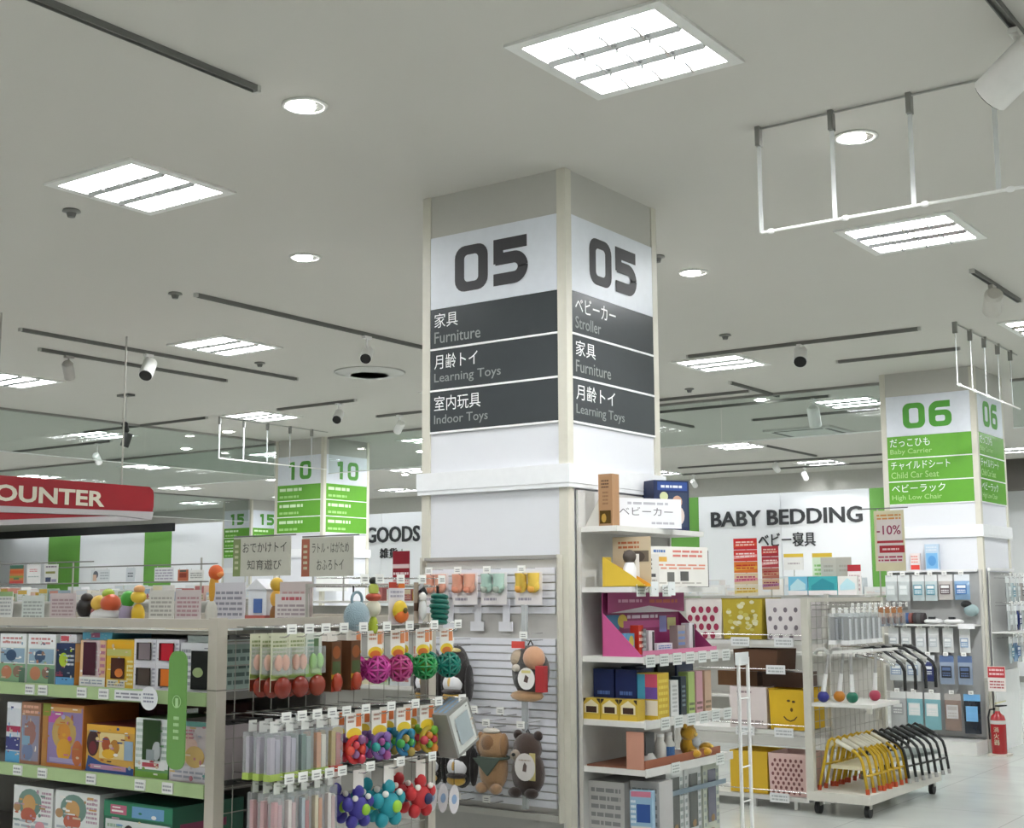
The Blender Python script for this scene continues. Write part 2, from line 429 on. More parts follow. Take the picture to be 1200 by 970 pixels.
# ceiling vents, detectors
o = thing('ceiling_vent', 'round white ceiling air vent with concentric rings', 'vent', (-9.12, 10.19, H))
for r in (.34, .25, .16):
    MB().lathe([(r-.05, -.035), (r, -.012), (r+.03, -.008), (r+.03, -.002), (r-.05, -.028)], (0, 0, 0), M('c9c9c4', .5), 28).build('ring', o)
MB().cyl((0, 0, -.004), (0, 0, -.001), .3, M('c9c9c4', .5), 28).build('throat', o)
o = thing('ceiling_cassette', 'square ceiling air conditioner cassette with dark slots behind the glass', 'air conditioner', (-7.5, 17.75, H))
MB().box(-.5, -.5, -.03, .5, .5, 0, M('d2d2cd', .5)).build('panel', o)
for a in range(4):
    c, s = round(math.cos(a*math.pi/2)), round(math.sin(a*math.pi/2))
    MB().box(-.36 if c == 0 else c*.40-.03, -.36 if s == 0 else s*.40-.03, -.034, .36 if c == 0 else c*.40+.03, .36 if s == 0 else s*.40+.03, -.0305, M('6b6b68', .6)).build('slot', o)
for x, y, l in [(-5.25, 10.6, 'small grey smoke detector on the ceiling right of the 05 column'), (-6.64, 4.74, 'small grey sprinkler head beside the left panel light'), (-4.36, 7.8, 'small dark sprinkler head just behind the 05 column'), (-7.87, 6.57, 'small grey sprinkler head at the end of a track'), (-9.6, 9.1, 'small grey sprinkler head near the round vent'), (-7.0, 13.2, 'small grey sprinkler head before the glass screen')]:
    o = thing('sprinkler' if 'sprinkler' in l else 'smoke_detector', l, 'sprinkler' if 'sprinkler' in l else 'detector', (x, y, H))
    MB().lathe([(.05, -.001), (.055, -.012), (.02, -.02)], (0, 0, 0), M('8d8d88', .5), 14).build('base', o)
    MB().cyl((0, 0, -.02), (0, 0, -.045), .03, M('6b6b68', .5), 12, r2=.022).build('sensor', o)

# glass smoke screens under the ceiling, with frames
def screen(x0, y0, x1, y1, label, z0=3.31):
    L = math.hypot(x1-x0, y1-y0); a = math.atan2(y1-y0, x1-x0)
    o = thing('smoke_screen', label, 'glass screen', (x0, y0, 0), a)
    MB().box(0, -.025, H-.03, L, .025, H-.001, M('8e8d88', .5)).build('top_channel', o)
    n = max(1, round(L/2.2))
    for k in range(n):
        MB().box(L*k/n+.004, -.004, z0+.012, L*(k+1)/n-.004, .004, H-.028, GLASS).build('pane', o)
    MB().box(0, -.008, z0, L, .008, z0+.012, M('d5dad6', .3)).build('bottom_rail', o)
    return o
screen(-14.42, 9.2, -14.42, 14.0, 'clear glass smoke screen running from the 10 column past the counter sign')
screen(-13.4, 14.1, -4.95, 14.1, 'long clear glass smoke screen between the 10 and 06 columns')
screen(-3.9, 14.75, 5.9, 14.75, 'clear glass smoke screen on the aisle side of the 06 column')
screen(-23.5, 14.2, -14.5, 14.2, 'clear glass smoke screen beyond the 10 column towards the far wall')
screen(-23.6, 14.3, -23.6, 22.1, 'clear glass smoke screen leading to the small 15 column')
def curtain(x0, y0, x1, y1, step, label):
    L = math.hypot(x1-x0, y1-y0); a = math.atan2(y1-y0, x1-x0)
    o = thing('smoke_curtain', label, 'smoke curtain', (x0, y0, 0), a)
    MB().tube([(0, 0, H-.012), (L, 0, H-.012)], .006, M('a9a9a4', .5), 6).build('ceiling_wire', o)
    n = int(L/step)
    for k in range(n+1):
        x = k*step
        MB().box(x-.012, -.02, H-.10, x+.012, .02, H-.001, M('8b8b86', .5)).build('clip', o)
        MB().box(x-.011, -.0015, 3.31, x+.011, .0015, H-.09, M('f4f6f5', .3, kind='film', var=.35)).build('strap', o)
    MB().cyl((0, 0, 3.31), (L, 0, 3.31), .008, M('ecece8', .4), 8).build('bottom_bar', o)
    for k in range(n): MB().ball((k*step+.05, 0, 3.31), (.022, .016, .014), WPL, 10, 6).build('bar_clip', o)
    return o
curtain(-2.70, 5.88, .6, 5.88, .38, 'white framed hanging smoke curtain with clear straps over the right aisle')
curtain(-3.42, 11.28, -3.42, 13.2, .42, 'white framed hanging smoke curtain with clear straps in front of the 06 column')
curtain(-12.95, 11.6, -12.95, 13.6, .42, 'white framed hanging smoke curtain with clear straps before the 10 column')

# ------------------------------------------------------------ columns with aisle signs
def rr(x0, y0, x1, y1, r, n=5):
    p = []
    for cx, cy, a in ((x1-r, y1-r, 0), (x0+r, y1-r, 90), (x0+r, y0+r, 180), (x1-r, y0+r, 270)):
        for i in range(n+1):
            t = R(a+90*i/n); p.append((cx+r*math.cos(t), cy+r*math.sin(t)))
    return p
def stroke(pts, w):
    n = len(pts); out = []
    for i in range(n):
        a = Vector(pts[max(0, i-1)]); b = Vector(pts[min(n-1, i+1)]); d = (b-a).normalized(); q = Vector((-d.y, d.x))
        k = 1.
        if 0 < i < n-1:
            d1 = (Vector(pts[i])-a).normalized(); k = 1/max(.6, d.dot(d1))
        out.append((Vector(pts[i])+q*w/2*k, Vector(pts[i])-q*w/2*k))
    return out
def arc(cx, cy, rx, ry, a0, a1, n=6):
    return [(cx+rx*math.cos(R(a0+(a1-a0)*i/n)), cy+ry*math.sin(R(a0+(a1-a0)*i/n))) for i in range(n+1)]
def numeral(mb, ch, O, U, V, w, h, m):
    """squared sign numerals drawn with a flat stroke"""
    t = .068*h/.265; O = Vector(O); U = Vector(U); V = Vector(V); a = t/2
    Pt = lambda q: O+U*q[0]+V*q[1]
    Nn = U.cross(V); lay = [0]
    def st(p):
        q = stroke(p, t); v = []; lay[0] += 1; k = Nn*(.0006*lay[0])
        for l, r in q: v += [Pt(l)+k, Pt(r)+k]
        mb.add(v, [(2*i, 2*i+1, 2*i+3, 2*i+2) for i in range(len(q)-1)], m)
    if ch == '0':
        o = rr(0, 0, w, h, .07); i_ = rr(t, t*.8, w-t, h-t*.8, .025); n = len(o)
        mb.add([Pt(p) for p in o]+[Pt(p) for p in i_], [(k, (k+1) % n, n+(k+1) % n, n+k) for k in range(n)], m)
    elif ch == '5':
        st([(w*.97, h-a), (0, h-a)]); st([(a, h*.99), (a, h*.47)])
        st([(a*.4, h*.565), (w*.45, h*.565), (w-a-.062, h*.565)]+arc(w-a-.06, h*.565-.06, .06, .06, 88, 2, 8)+[(w-a, a+.062)]+arc(w-a-.06, a+.06, .06, .06, -2, -88, 8)+[(w*.45, a), (0, a)])
    elif ch == '6':
        o = rr(0, 0, w, h*.64, .065); i_ = rr(t, t*.8, w-t, h*.64-t*.8, .02); n = len(o)
        mb.add([Pt(p) for p in o]+[Pt(p) for p in i_], [(k, (k+1) % n, n+(k+1) % n, n+k) for k in range(n)], m)
        st([(w*.95, h-a), (w*.5, h-a), (a+.062, h-a)]+arc(a+.06, h-a-.06, .06, .06, 92, 178, 8)+[(a, h*.55), (a, h*.25)])
    elif ch == '1':
        st([(w*.58, 0), (w*.58, h)]); st([(w*.58, h-a), (w*.22, h-a*1.4)])
def column(xr, yf, w, num, ink, strip, label, linesF, linesR, ledge=True, detail=True):
    """xr: X of the right face, yf: Y of the front face"""
    o = thing('column', label, 'column', (xr-w/2, yf+w/2, 0)); h = w/2
    MB().box(-h, -h, 0, h, h, H, M('dfe1e6', .55, var=.01)).build('shaft', o)
    MB().box(-h-.004, -h-.004, 3.605, h+.004, h+.004, H, M('bdbcb6', .6, var=.02)).build('head_cladding', o)
    for a in (-1, 1):
        for b in (-1, 1):
            p = [(a*(h+.012), b*(h+.012)), (a*(h+.012), b*(h-.045)), (a*(h-.002), b*(h-.045)), (a*(h-.002), b*(h-.002)), (a*(h-.045), b*(h-.002)), (a*(h-.045), b*(h+.012))]
            MB().prism([(x, y, 0) for x, y in p], (0, 0, H-.001), M('d2cfc2', .4)).build('corner_trim', o)
    if ledge:
        mb = MB(); mb.box(-h-.034, -h-.034, 2.135, h+.034, h+.034, 2.235, M('eceef0', .4)); mb.box(-h-.03, -h-.03, 2.112, h+.03, h+.03, 2.1345, M('eceef0', .4)); mb.build('ledge', o)
    faces = (((-h+.047, -h-.005, 0), (1, 0, 0), (0, -1, 0), linesF), ((h+.005, -h+.047, 0), (0, 1, 0), (1, 0, 0), linesR))
    fw = w-.094
    for O, U, N, lines in faces:
        O = Vector(O); U = Vector(U); N = Vector(N); V = Vector((0, 0, 1))
        p = O+V*3.18
        pan = MB().prism([p, p+U*fw, p+U*fw+V*.422, p+V*.422], N*.006, M('dde2ea', .35)).build('number_panel', o)
        mb = MB(); q = O+N*.0075+V*3.255
        for k, ch in enumerate(num): numeral(mb, ch, q+U*(fw*.5-.26+.275*k), U, V, .235, .265, M(ink, .5))
        mb.build('numeral', pan)
        for k, ln in enumerate(lines):
            z1 = 3.178-.24*k; z0 = z1-.228
            p = O+V*z0
            s = MB().prism([p, p+U*fw, p+U*fw+V*(z1-z0), p+V*(z1-z0)], N*.006, M(strip[k], .25)).build('category_strip', o)
            l = MB().prism([p-V*.011, p+U*fw-V*.011, p+U*fw, p], N*.009, M('f4f5f5', .4)).build('divider', o)
            if ln:
                jp, en, w1, w2 = ln; mb = MB(); b = O+N*.0075
                if jp: mb.text(jp, b+U*.03+V*(z0+.118), U, V, .085, 'f2f4f4', bold=.008, width=w1)
                if en: mb.text(en, b+U*.03+V*(z0+.028), U, V, .066, M('8b908e' if num == '05' else 'a9cf85', .5), bold=.004, width=w2)
                mb.build('lettering', s)
            elif detail:
                mb = on_face(MB(), p+N*.006, U*fw, V*.228, N, [('l', .05, .52, .6, .9, 1, 'cfe8bd'), ('l', .05, .1, .5, .4, 1, '9ccf78')], seed=k); mb.build('print', s)
    return o
GREY3 = ['3c4144']*3
G3a = ['66a83a']*3
column(-3.83, 5.84, .97, '05', '37363a', GREY3, 'square white column with charcoal 05 aisle signs on its faces',
       [('家具', 'Furniture', .17, .33), ('月齢トイ', 'Learning Toys', .31, .47), ('室内玩具', 'Indoor Toys', .33, .38)],
       [('ベビーカー', 'Stroller', .42, .26), ('家具', 'Furniture', .2, .36), ('月齢トイ', 'Learning Toys', .4, .5)])
column(-3.97, 13.62, .97, '06', '4f9a35', G3a, 'square white column with green 06 aisle signs beside the fire extinguisher',
       [('だっこひも', 'Baby Carrier', .42, .44), ('チャイルドシート', 'Child Car Seat', .62, .5), ('ベビーラック', 'High Low Chair', .56, .52)],
       [('だっこひも', 'Baby Carrier', .42, .44), ('チャイルドシート', 'Child Car Seat', .62, .5), ('ベビーラック', 'High Low Chair', .56, .52)])
column(-13.45, 14.05, .97, '10', '4f9a35', G3a, 'square white column with green 10 aisle signs', [None]*3, [None]*3)
column(-23.6, 22.2, .97, '15', '4f9a35', G3a, 'distant white column with pale green 15 aisle signs', [None]*3, [None]*3)

# ------------------------------------------------------------ the red counter sign
o = thing('hanging_sign', 'red hanging COUNTER sign with a curved end and pale stripe', 'sign', (-9.5, 5.7, 0), R(90))
mb = MB(); e = [(0, 2.27), (2.0, 2.27), (2.05, 2.30), (2.06, 2.35), (2.06, 2.45), (2.05, 2.49), (2.01, 2.52), (0, 2.52)]
mb.prism([(x, .0, z) for x, z in e][::-1], (0, .12, 0), M('9a1020', .35)); mb.build('panel', o)
mb = MB(); mb.prism([(0, -.002, 2.215), (1.68, -.002, 2.25), (2.04, -.002, 2.23), (2.06, -.002, 2.30), (0, -.002, 2.268)][::-1], (0, .124, 0), M('b9b6b8', .4)); mb.build('stripe', o)
mb = MB(); mb.prism([(0, 0, 2.125), (1.6, 0, 2.243), (0, 0, 2.214)][::-1], (0, .12, 0), M('9a1020', .35)); mb.build('lower_panel', o)
mb = MB(); mb.prism([(0, -.002, 2.085), (2.02, -.002, 2.225), (1.66, -.002, 2.247), (0, -.002, 2.124)][::-1], (0, .124, 0), M('b9b6b8', .4)); mb.build('stripe', o)
mb = MB(); mb.text('COUNTER', (.29, -.004, 2.315), (1, 0, 0), (0, 0, 1), .135, M('ddd6c4', .5), bold=.03, width=1.24); mb.build('lettering', o)
for x in (.5, 1.75): MB().cyl((x, .06, 2.52), (x, .06, H-.001), .008, STEEL, 8).build('hanger_rod', o)
# ------------------------------------------------------------ goods: cartons, cards, hanging packs
def carton(name, label, group, loc, size, rz=0., body='e8e8e6', front=(), side=(), top=(), window=(), cat='box', rough=.4, busy=0):
    """printed carton; front faces local -Y, its right side local +X"""
    w, d, h = size
    o = thing(name, label, cat, loc, rz, group)
    MB().box(-w/2, 0, 0, w/2, d, h, M(body, rough)).build('carton', o)
    if front and ('toy_' in name or 'baby_carton' in name):      # small printed motifs between the main ones
        g = random.Random(label); cs = [s[-1] for s in front if isinstance(s[-1], str)]+[body, 'e4e0da', 'c8b49a']
        ex = []
        for _ in range(22):
            u, v = g.uniform(.06, .94), g.uniform(.05, .95); c = g.choice(cs)
            if g.random() < .5: ex.append(('e', u, v, g.uniform(.015, .055), g.uniform(.012, .045), c))
            else: ex.append(('r', max(.01, u-g.uniform(.02, .1)), v-.012, min(.99, u+g.uniform(.02, .1)), v+g.uniform(.004, .02), c))
        front = list(front)+ex
    F = ((-w/2, 0, 0), (w, 0, 0), (0, 0, h), (0, -1, 0))
    if front: on_face(MB(), *F, front, seed=len(label)).build('front_print', o)
    if window:
        mb = MB()
        for q, (a, b, c, e, hx) in enumerate(window):
            on_face(mb, (-w/2, -.0052-.0012*q, 0), (w, 0, 0), (0, 0, h), (0, -1, 0), [('r', a, b, c, e, M(hx, .12))] if q % 2 == 0 or (c-a)*(e-b) > .3 else [('e', (a+c)/2, (b+e)/2, (c-a)/2, (e-b)/2, M(hx, .3)), ('e', (a+c)/2+.04, b+(e-b)*.8, (c-a)/4, (e-b)/5, M(hx, .3))])
        mb.build('window', o)
    if side: on_face(MB(), (w/2, 0, 0), (0, d, 0), (0, 0, h), (1, 0, 0), side, seed=3).build('side_print', o)
    if top: on_face(MB(), (-w/2, 0, h), (w, 0, 0), (0, d, 0), (0, 0, 1), top, seed=4).build('top_print', o)
    return o
def card(name, label, group, loc, w, h, rz=0., col='e9e7e2', shapes=(), stand=None, cat='sign', t=.003, hang=0., lean=0.):
    """printed card held upright; `stand` adds a wire foot, `hang` a pair of strings above"""
    o = thing(name, label, cat, loc, rz, group)
    MB().box(-w/2, -t/2, 0, w/2, t/2, h, M(col, .35)).build('card', o)
    if shapes: on_face(MB(), (-w/2, -t/2, 0), (w, 0, 0), (0, 0, h), (0, -1, 0), shapes, seed=len(label)).build('print', o)
    if stand:
        mb = MB(); mb.cyl((0, t, -stand), (0, t, h*.5), .003, CHROME, 6); mb.box(-.03, -.015, -stand, .03, .03, -stand+.004, CHROME); mb.build('stand', o)
    if hang:
        for a in (-1, 1): MB().cyl((a*w*.35, 0, h), (a*w*.35, 0, h+hang), .002, STEEL, 5).build('string', o)
    return o
def peg_hook(parent, x, y, z, L=.24, axis='x', tagc='f2f2ee'):
    """wire hook fixed on a fixture, with a price plate at its end (sub-part)"""
    mb = MB()
    D = Vector((1, 0, 0)) if axis == 'x' else Vector((0, -1, 0)); S = D.cross(Vector((0, 0, 1)))
    b = Vector((x, y, z)); e = b+D*L
    mb.tube([b, e-D*.03, e-D*.012+Vector((0, 0, .006)), e+Vector((0, 0, .022))], .0028, CHROME, 5)
    mb.tube([b+Vector((0, 0, .035)), e+Vector((0, 0, .035))], .002, CHROME, 5)
    h = mb.build('peg_hook', parent)
    c = e+D*.004+Vector((0, 0, .012))
    mb = MB(); mb.prism([c-S*.024, c+S*.024, c+S*.024+Vector((0, 0, .036)), c-S*.024+Vector((0, 0, .036))], D*.002, M(tagc, .4))
    on_face(mb, c+D*.002+S*(-.021 if axis == 'x' else -.021), S*.042, Vector((0, 0, .032)), D, [('l', .15, .2, .85, .8, 2, '8a8a8a')])
    mb.build('price_tag', h)
    return h

# hanging pack prototypes: the hang hole is at the origin, faces look along -Y
def p_card(mb_card, w, h, col, shapes, t=.002, z1=.02):
    mb_card.box(-w/2, -t/2, z1-h, w/2, t/2, z1, M(col, .35))
    on_face(mb_card, (-w/2, -t/2, z1-h), (w, 0, 0), (0, 0, h), (0, -1, 0), shapes)
    return mb_card
def pk_blister(name, label, cat, col, band, bulb, art, w=.085, h=.21):
    o = thing(name, label, cat)
    p_card(MB(), w, h, col, art).build('card', o)
    mb = MB(); mb.box(-w*.42, -.03, -.13, w*.42, -.0015, -.03, CLEAR); mb.build('blister', o)
    mb = MB(); mb.ball((-.018, -.016, -.085), (.018, .012, .03), band, 10, 6); mb.ball((.018, -.016, -.085), (.018, .012, .03), band, 10, 6); mb.build('toy', o)
    if bulb:
        mb = MB(); mb.ball((0, -.022, -.175), (w*.48, .024, .04), M(bulb, .25), 12, 8); mb.build('base_toy', o)
    return Proto(o)
def pk_box(name, label, cat, body, sidec, art, w=.055, d=.05, h=.19, rnd=None):
    o = thing(name, label, cat)
    mb = MB(); mb.box(-w/2, -d/2, -h-.015, w/2, d/2, -.015, M(body, .35)); mb.build('carton', o)
    mb = MB(); mb.box(-w/2, -.001, -.015, w/2, .001, .02, M(sidec, .35)); mb.build('hang_tab', o)
    mb = on_face(MB(), (-w/2, -d/2, -h-.015), (w, 0, 0), (0, 0, h), (0, -1, 0), art)
    on_face(mb, (-w/2, -d/2, -.015), (w, 0, 0), (0, d, 0), (0, 0, 1), [('r', 0, 0, 1, 1, sidec)])
    on_face(mb, (w/2, -d/2, -h-.015), (0, d, 0), (0, 0, h), (1, 0, 0), [('r', .06, .03, .94, .97, sidec), ('l', .2, .3, .8, .8, 4, 'a8a49c')])
    on_face(mb, (-w/2, d/2, -h-.015), (0, -d, 0), (0, 0, h), (-1, 0, 0), [('r', .06, .03, .94, .97, body)])
    mb.build('print', o)
    if rnd: MB().ball((0, -d/2-.006, -h+.02), (w*.46, .016, .035), M(rnd, .3), 12, 8).build('base_toy', o)
    return Proto(o)
def pk_ball(name, label, cat, c1, c2, head='f0ede6', arcc='e6c52e', r=.05, w=.09):
    o = thing(name, label, cat)
    p_card(MB(), w, .10, head, [('l', .1, .6, .55, .92, 2, 'c58a6a'), ('r', .65, .45, .95, .95, 'd98a5a'), ('e', .5, .12, .48, .24, arcc), ('e', .5, .05, .36, .16, 'd4702a')]).build('header_card', o)
    c = (0, -.012, -.135); mb = MB()
    for ax in ((1, 0, 0), (0, 1, 0), (0, 0, 1), (1, 1, 0), (1, -1, 0), (0, 1, 1), (0, 1, -1), (1, 0, 1), (1, 0, -1)):
        mb.ring(c, ax, r, .0058, M(c1, .25), 18, 6)
    mb.build('lattice_ball', o)
    MB().ball(c, r*.62, M(c2, .2), 12, 8).build('inner_ball', o)
    return Proto(o)
def pk_ring(name, label, cat, cols, head='f0ede6', arcc='e8c832', r=.045):
    o = thing(name, label, cat)
    p_card(MB(), .09, .09, head, [('l', .1, .55, .5, .92, 2, 'b58a7a'), ('r', .62, .4, .95, .95, 'd9743a'), ('e', .5, .1, .48, .26, arcc)]).build('header_card', o)
    c = Vector((0, -.01, -.12)); MB().ring(c, (0, 1, 0), r, .011, M(cols[0], .25), 20, 8).build('ring', o)
    for i in range(6):
        a = 2*math.pi*i/6
        MB().ball(c+Vector((math.cos(a)*r*(.95 if i % 2 else .45), -.012, math.sin(a)*r*(.95 if i % 2 else .45))), .019 if i % 2 else .016, M(cols[1+i % (len(cols)-1)], .25), 10, 6).build('bead', o)
    return Proto(o)
def pk_tube(name, label, cat, c1, c2, foot, w=.065, d=.03, h=.19):
    o = thing(name, label, cat)
    MB().box(-w/2, -d/2, -h, w/2, d/2, -.02, CLEAR).build('clear_box', o)
    mb = MB(); mb.box(-w*.36, -d*.3, -h*.92, -w*.02, d*.3, -h*.2, M(c1, .5)); mb.box(w*.04, -d*.3, -h*.92, w*.38, d*.3, -h*.25, M(c2, .5)); mb.build('content', o)
    mb = MB(); mb.box(-w/2-.001, -d/2-.001, -h-.001, w/2+.001, d/2+.001, -h*.88, M(foot, .45)); mb.build('foot_band', o)
    MB().box(-w*.3, -.001, -.022, w*.3, .001, .02, M('ecece8', .4)).build('hang_tab', o)
    return Proto(o)
def pk_toy(name, label, cat, c, accent, lobes=5, r=.06):
    """soft toy with round arms hanging from a loop"""
    o = thing(name, label, cat)
    MB().box(-.03, -.001, -.05, .03, .001, .02, M('ece6e0', .4)).build('header_card', o)
    mb = MB(); z = -.05-r; mb.ball((0, 0, z), (r*.62, r*.45, r*.62), M(c, .5), 12, 8)
    for i in range(lobes):
        a = 2*math.pi*i/lobes+math.pi/2; mb.ball((math.cos(a)*r*.8, 0, z+math.sin(a)*r*.8), (r*.36, r*.3, r*.36), M(c, .5), 10, 6)
    mb.build('body', o)
    MB().ball((.01, -r*.42, z-.005), (r*.3, r*.2, r*.3), M(accent, .4), 10, 6).build('centre', o)
    for k in (-1, 1): MB().ball((k*r*.5, -r*.25, z+r*.55), r*.16, M('f4f0e8', .4), 8, 6).build('eye', o)
    return Proto(o)
def pk_pouch(name, label, cat, fill, top='eceeee', w=.13, h=.22, low=.7, mark='8fa0b4', d=.018):
    """clear pouch with a header and folded content"""
    o = thing(name, label, cat)
    MB().box(-w/2, -.002, -.045, w/2, .002, .02, M(top, .35)).build('header_card', o)
    mb = MB(); v = []; n = 6
    for s in (-1, 1):
        for i in range(n+1):
            t = i/n; z = -.045-(h-.065)*t; y = s*(.002+d*math.sin(math.pi*min(1, t*1.05))**.6)
            for j in range(5):
                u = j/4; v.append((-w/2+w*u, y*(.25+.75*math.sin(math.pi*u)) if 0 < j < 4 else y*.12, z))
    fs = []
    for s in range(2):
        b = s*(n+1)*5
        for i in range(n):
            for j in range(4):
                q = (b+i*5+j, b+i*5+j+1, b+(i+1)*5+j+1, b+(i+1)*5+j); fs.append(q if s else q[::-1])
    mb.add(v, fs, M(fill, .22), True); mb.build('pouch', o)
    mb = on_face(MB(), (-w*.36, -d-.004, -.045-(h-.065)*low), (w*.72, 0, 0), (0, 0, (h-.065)*low*.75), (0, -1, 0), [('r', 0, 0, 1, 1, mark), ('r', .1, .62, .9, .9, top), ('l', .12, .1, .88, .5, 2, top)])
    mb.build('label_print', o)
    return Proto(o)
# ------------------------------------------------------------ near toy gondola, left of the 05 column
GXL, GXR, GY0, GY1 = -6.42, -3.835, 3.45, 4.70
g1 = thing('toy_shelf', 'long ivory toy shelving gondola with light green price rails and a wire mesh end', 'shelf', (0, 0, 0))
POSTM = M('b9b2a6', .45)
for x in (GXL, GXR):
    for y in (GY0, GY1):
        mb = MB(); mb.box(x-.05, y, 0, x, y+.05, 1.47, POSTM); mb.box(x-.0505, y-.0005, 1.20, x+.0005, y+.0505, 1.204, M('6f6b63', .6)); mb.build('post', g1)
MB().box(GXL, GY0+.005, 1.43, GXR-.05, GY0+.04, 1.465, POSTM).build('top_rail', g1)
MB().box(GXL, GY1+.005, 1.43, GXR-.05, GY1+.04, 1.465, POSTM).build('top_rail', g1)
MB().box(GXR-.045, GY0+.05, 1.43, GXR-.005, GY1, 1.465, POSTM).build('end_rail', g1)
MB().box(GXL, 4.06, .1, GXR-.05, 4.09, 1.42, M('8d8b86', .6)).build('back_panel', g1)
MB().box(GXL, GY0+.05, 1.405, GXR-.055, GY1, 1.42, M('a7a49c', .5)).build('top_deck', g1)
RAILG = M('a9c08c', .4)
for z in (1.19, .855, .50, .12):
    MB().box(GXL, GY0+.012, z-.03, GXR-.052, 4.058, z, M('77746e', .55)).build('shelf', g1)
    r = MB().box(GXL, GY0-.006, z-.048, GXR-.052, GY0+.011, z+.002, RAILG).build('price_rail', g1)
    if z in (1.19, .855):
        xs = [-4.97, -4.88, -4.62, -4.48, -4.03] if z > 1 else [-5.03, -4.86, -4.54, -4.24, -4.08]
        for k, x in enumerate(xs):
            on_face(MB().box(x-.03, GY0-.012, z-.043, x+.03, GY0-.0065, z-.003, M('e6e6e4', .4)), (x-.03, GY0-.012, z-.043), (.06, 0, 0), (0, 0, .04), (0, -1, 0), [('l', .1, .15, .9, .85, 2, '9a9aa0')], seed=k).build('price_tag', r)
mb = MB().box(-4.41, GY0-.012, 1.148, -4.2, GY0-.0065, 1.186, M('e4e4e6', .4)); on_face(mb, (-4.41, GY0-.012, 1.148), (.21, 0, 0), (0, 0, .038), (0, -1, 0), [('l', .05, .15, .95, .85, 2, '8c8c96')]); mb.build('shelf_strip', g1)
# wire mesh at the end
mb = MB(); WIRE = M('a8a69e', .35, .5)
for k in range(15):
    z = .12+.09*k; mb.cyl((GXR-.012, GY0+.05, z), (GXR-.012, GY1, z), .0022, WIRE, 5)
for k in range(13):
    y = GY0+.1+.095*k; mb.cyl((GXR-.008, y, .1), (GXR-.008, y, 1.42), .0022, WIRE, 5)
mb.build('wire_mesh', g1)['kind'] = 'stuff'
ROWZ = [1.40, 1.085, .865]
for z in ROWZ:
    MB().box(GXR-.004, GY0+.051, z-.012, GXR+.010, GY1, z+.006, M('2b2a29', .5)).build('hook_bar', g1)
# upper hook bar on two uprights
MB().box(GXR-.02, 3.93, 1.585, GXR-.008, 4.72, 1.600, STEEL).build('upper_bar', g1)
for y in (3.95, 4.70): MB().box(GXR-.03, y-.008, 1.42, GXR-.021, y+.008, 1.60, STEEL).build('upright', g1)
# round and green shelf flags
o = card('shelf_flag', 'round white wobbler sticking out from the upper price rail', None, (-4.155, GY0-.05, 1.12), .10, .09, 0, 'e8e8ea', [('l', .2, .3, .8, .75, 3, '9090a0')], cat='sign')
bpy.data.objects.remove(o.children[0])
mb = MB(); mb.prism([(.05*math.cos(2*math.pi*i/20), 0, .045+.045*math.sin(2*math.pi*i/20)) for i in range(20)], (0, .002, 0), M('e8e8ea', .4))
mb.build('disc', o); MB().box(-.004, .002, .05, .004, .040, .056, CLEAR).build('arm', o)
o = thing('category_flag', 'tall green rounded shelf flag with pale printed characters beside the ivory post', 'sign', (-3.935, GY0-.10, .92), 0)
pts = rr(-.05, 0, .05, .43, .04)
MB().prism([(x, 0, z) for x, z in pts], (0, .004, 0), M('6b9a50', .4)).build('panel', o)
MB().ring((0, -.0012, .245), (0, 1, 0), .022, .002, M('a9cf92', .5), 20, 5).build('emblem', o)
mb = MB(); on_face(mb, (-.05, 0, 0), (.1, 0, 0), (0, 0, .43), (0, -1, 0), [('r', .42, .52, .58, .60, 'b4d6a0'), ('l', .35, .24, .65, .46, 4, 'b4d6a0')]); mb.build('print', o)
MB().box(-.01, .004, .20, .01, .095, .215, CLEAR).build('bracket', o)

SH1, SH2, SH3 = 1.19, .855, .50
Yb = GY0+.03
gA = 'toy cartons on the upper shelf of the gondola'
boxA = dict(body='dfe3dd', front=[('r', 0, .72, 1, 1, 'eceeee'), ('l', .1, .78, .8, .95, 2, 'c98a8a'), ('r', .05, .4, .95, .7, '8fa9bd'), ('e', .45, .55, .2, .12, '35506e'), ('r', 0, 0, 1, .38, '7fa37f'), ('e', .3, .2, .2, .14, 'b9795a'), ('e', .72, .22, .18, .12, '8a6a5a'), ('r', .78, 0, 1, .3, '54705c')], side=[('r', .1, .1, .9, .9, '7d9480')])
carton('toy_carton', 'white and green toy carton with a teal playground picture, end of its row', gA, (-5.16, Yb, SH1), (.19, .24, .205), **boxA)
carton('toy_carton', 'white and green toy carton with a playground picture beside the navy carton', gA, (-4.955, Yb, SH1), (.19, .24, .205), **boxA)
carton('toy_carton', 'navy toy carton with a yellow green ball and light blue foot', gA, (-4.79, Yb, SH1), (.125, .22, .17), body='1c2c48', front=[('r', 0, 0, 1, .18, '5f9fd0'), ('e', .4, .6, .24, .17, 'a8bf2e'), ('l', .55, .45, .95, .75, 3, 'c8ccd4'), ('r', 0, .2, .4, .3, '8a3a50'), ('r', 0, .86, 1, 1, '24335c')], side=[('r', 0, 0, 1, 1, 'd99a4a'), ('r', 0, .55, 1, 1, 'd8ae78')])
carton('toy_carton', 'flat red and white carton lying on the navy one', gA, (-4.79, Yb+.01, SH1+.1715), (.11, .2, .035), body='e2e2e4', front=[('r', .05, .2, .55, .8, 'cc5560')])
carton('toy_carton', 'peach toy carton with a dark purple window and white foot', gA, (-4.61, Yb, SH1), (.165, .24, .185), body='d8b48e', front=[('r', 0, 0, 1, .2, 'dcdcd8'), ('l', .08, .04, .9, .16, 2, '8e97a4'), ('r', .12, .2, .78, 1, 'c9b3b6'), ('l', .8, .25, .98, .95, 5, 'b06a8a')], window=[(.16, .24, .66, .96, '46202e')], side=[('r', 0, 0, 1, 1, 'dca640'), ('l', .1, .1, .9, .9, 5, 'b0503a')])
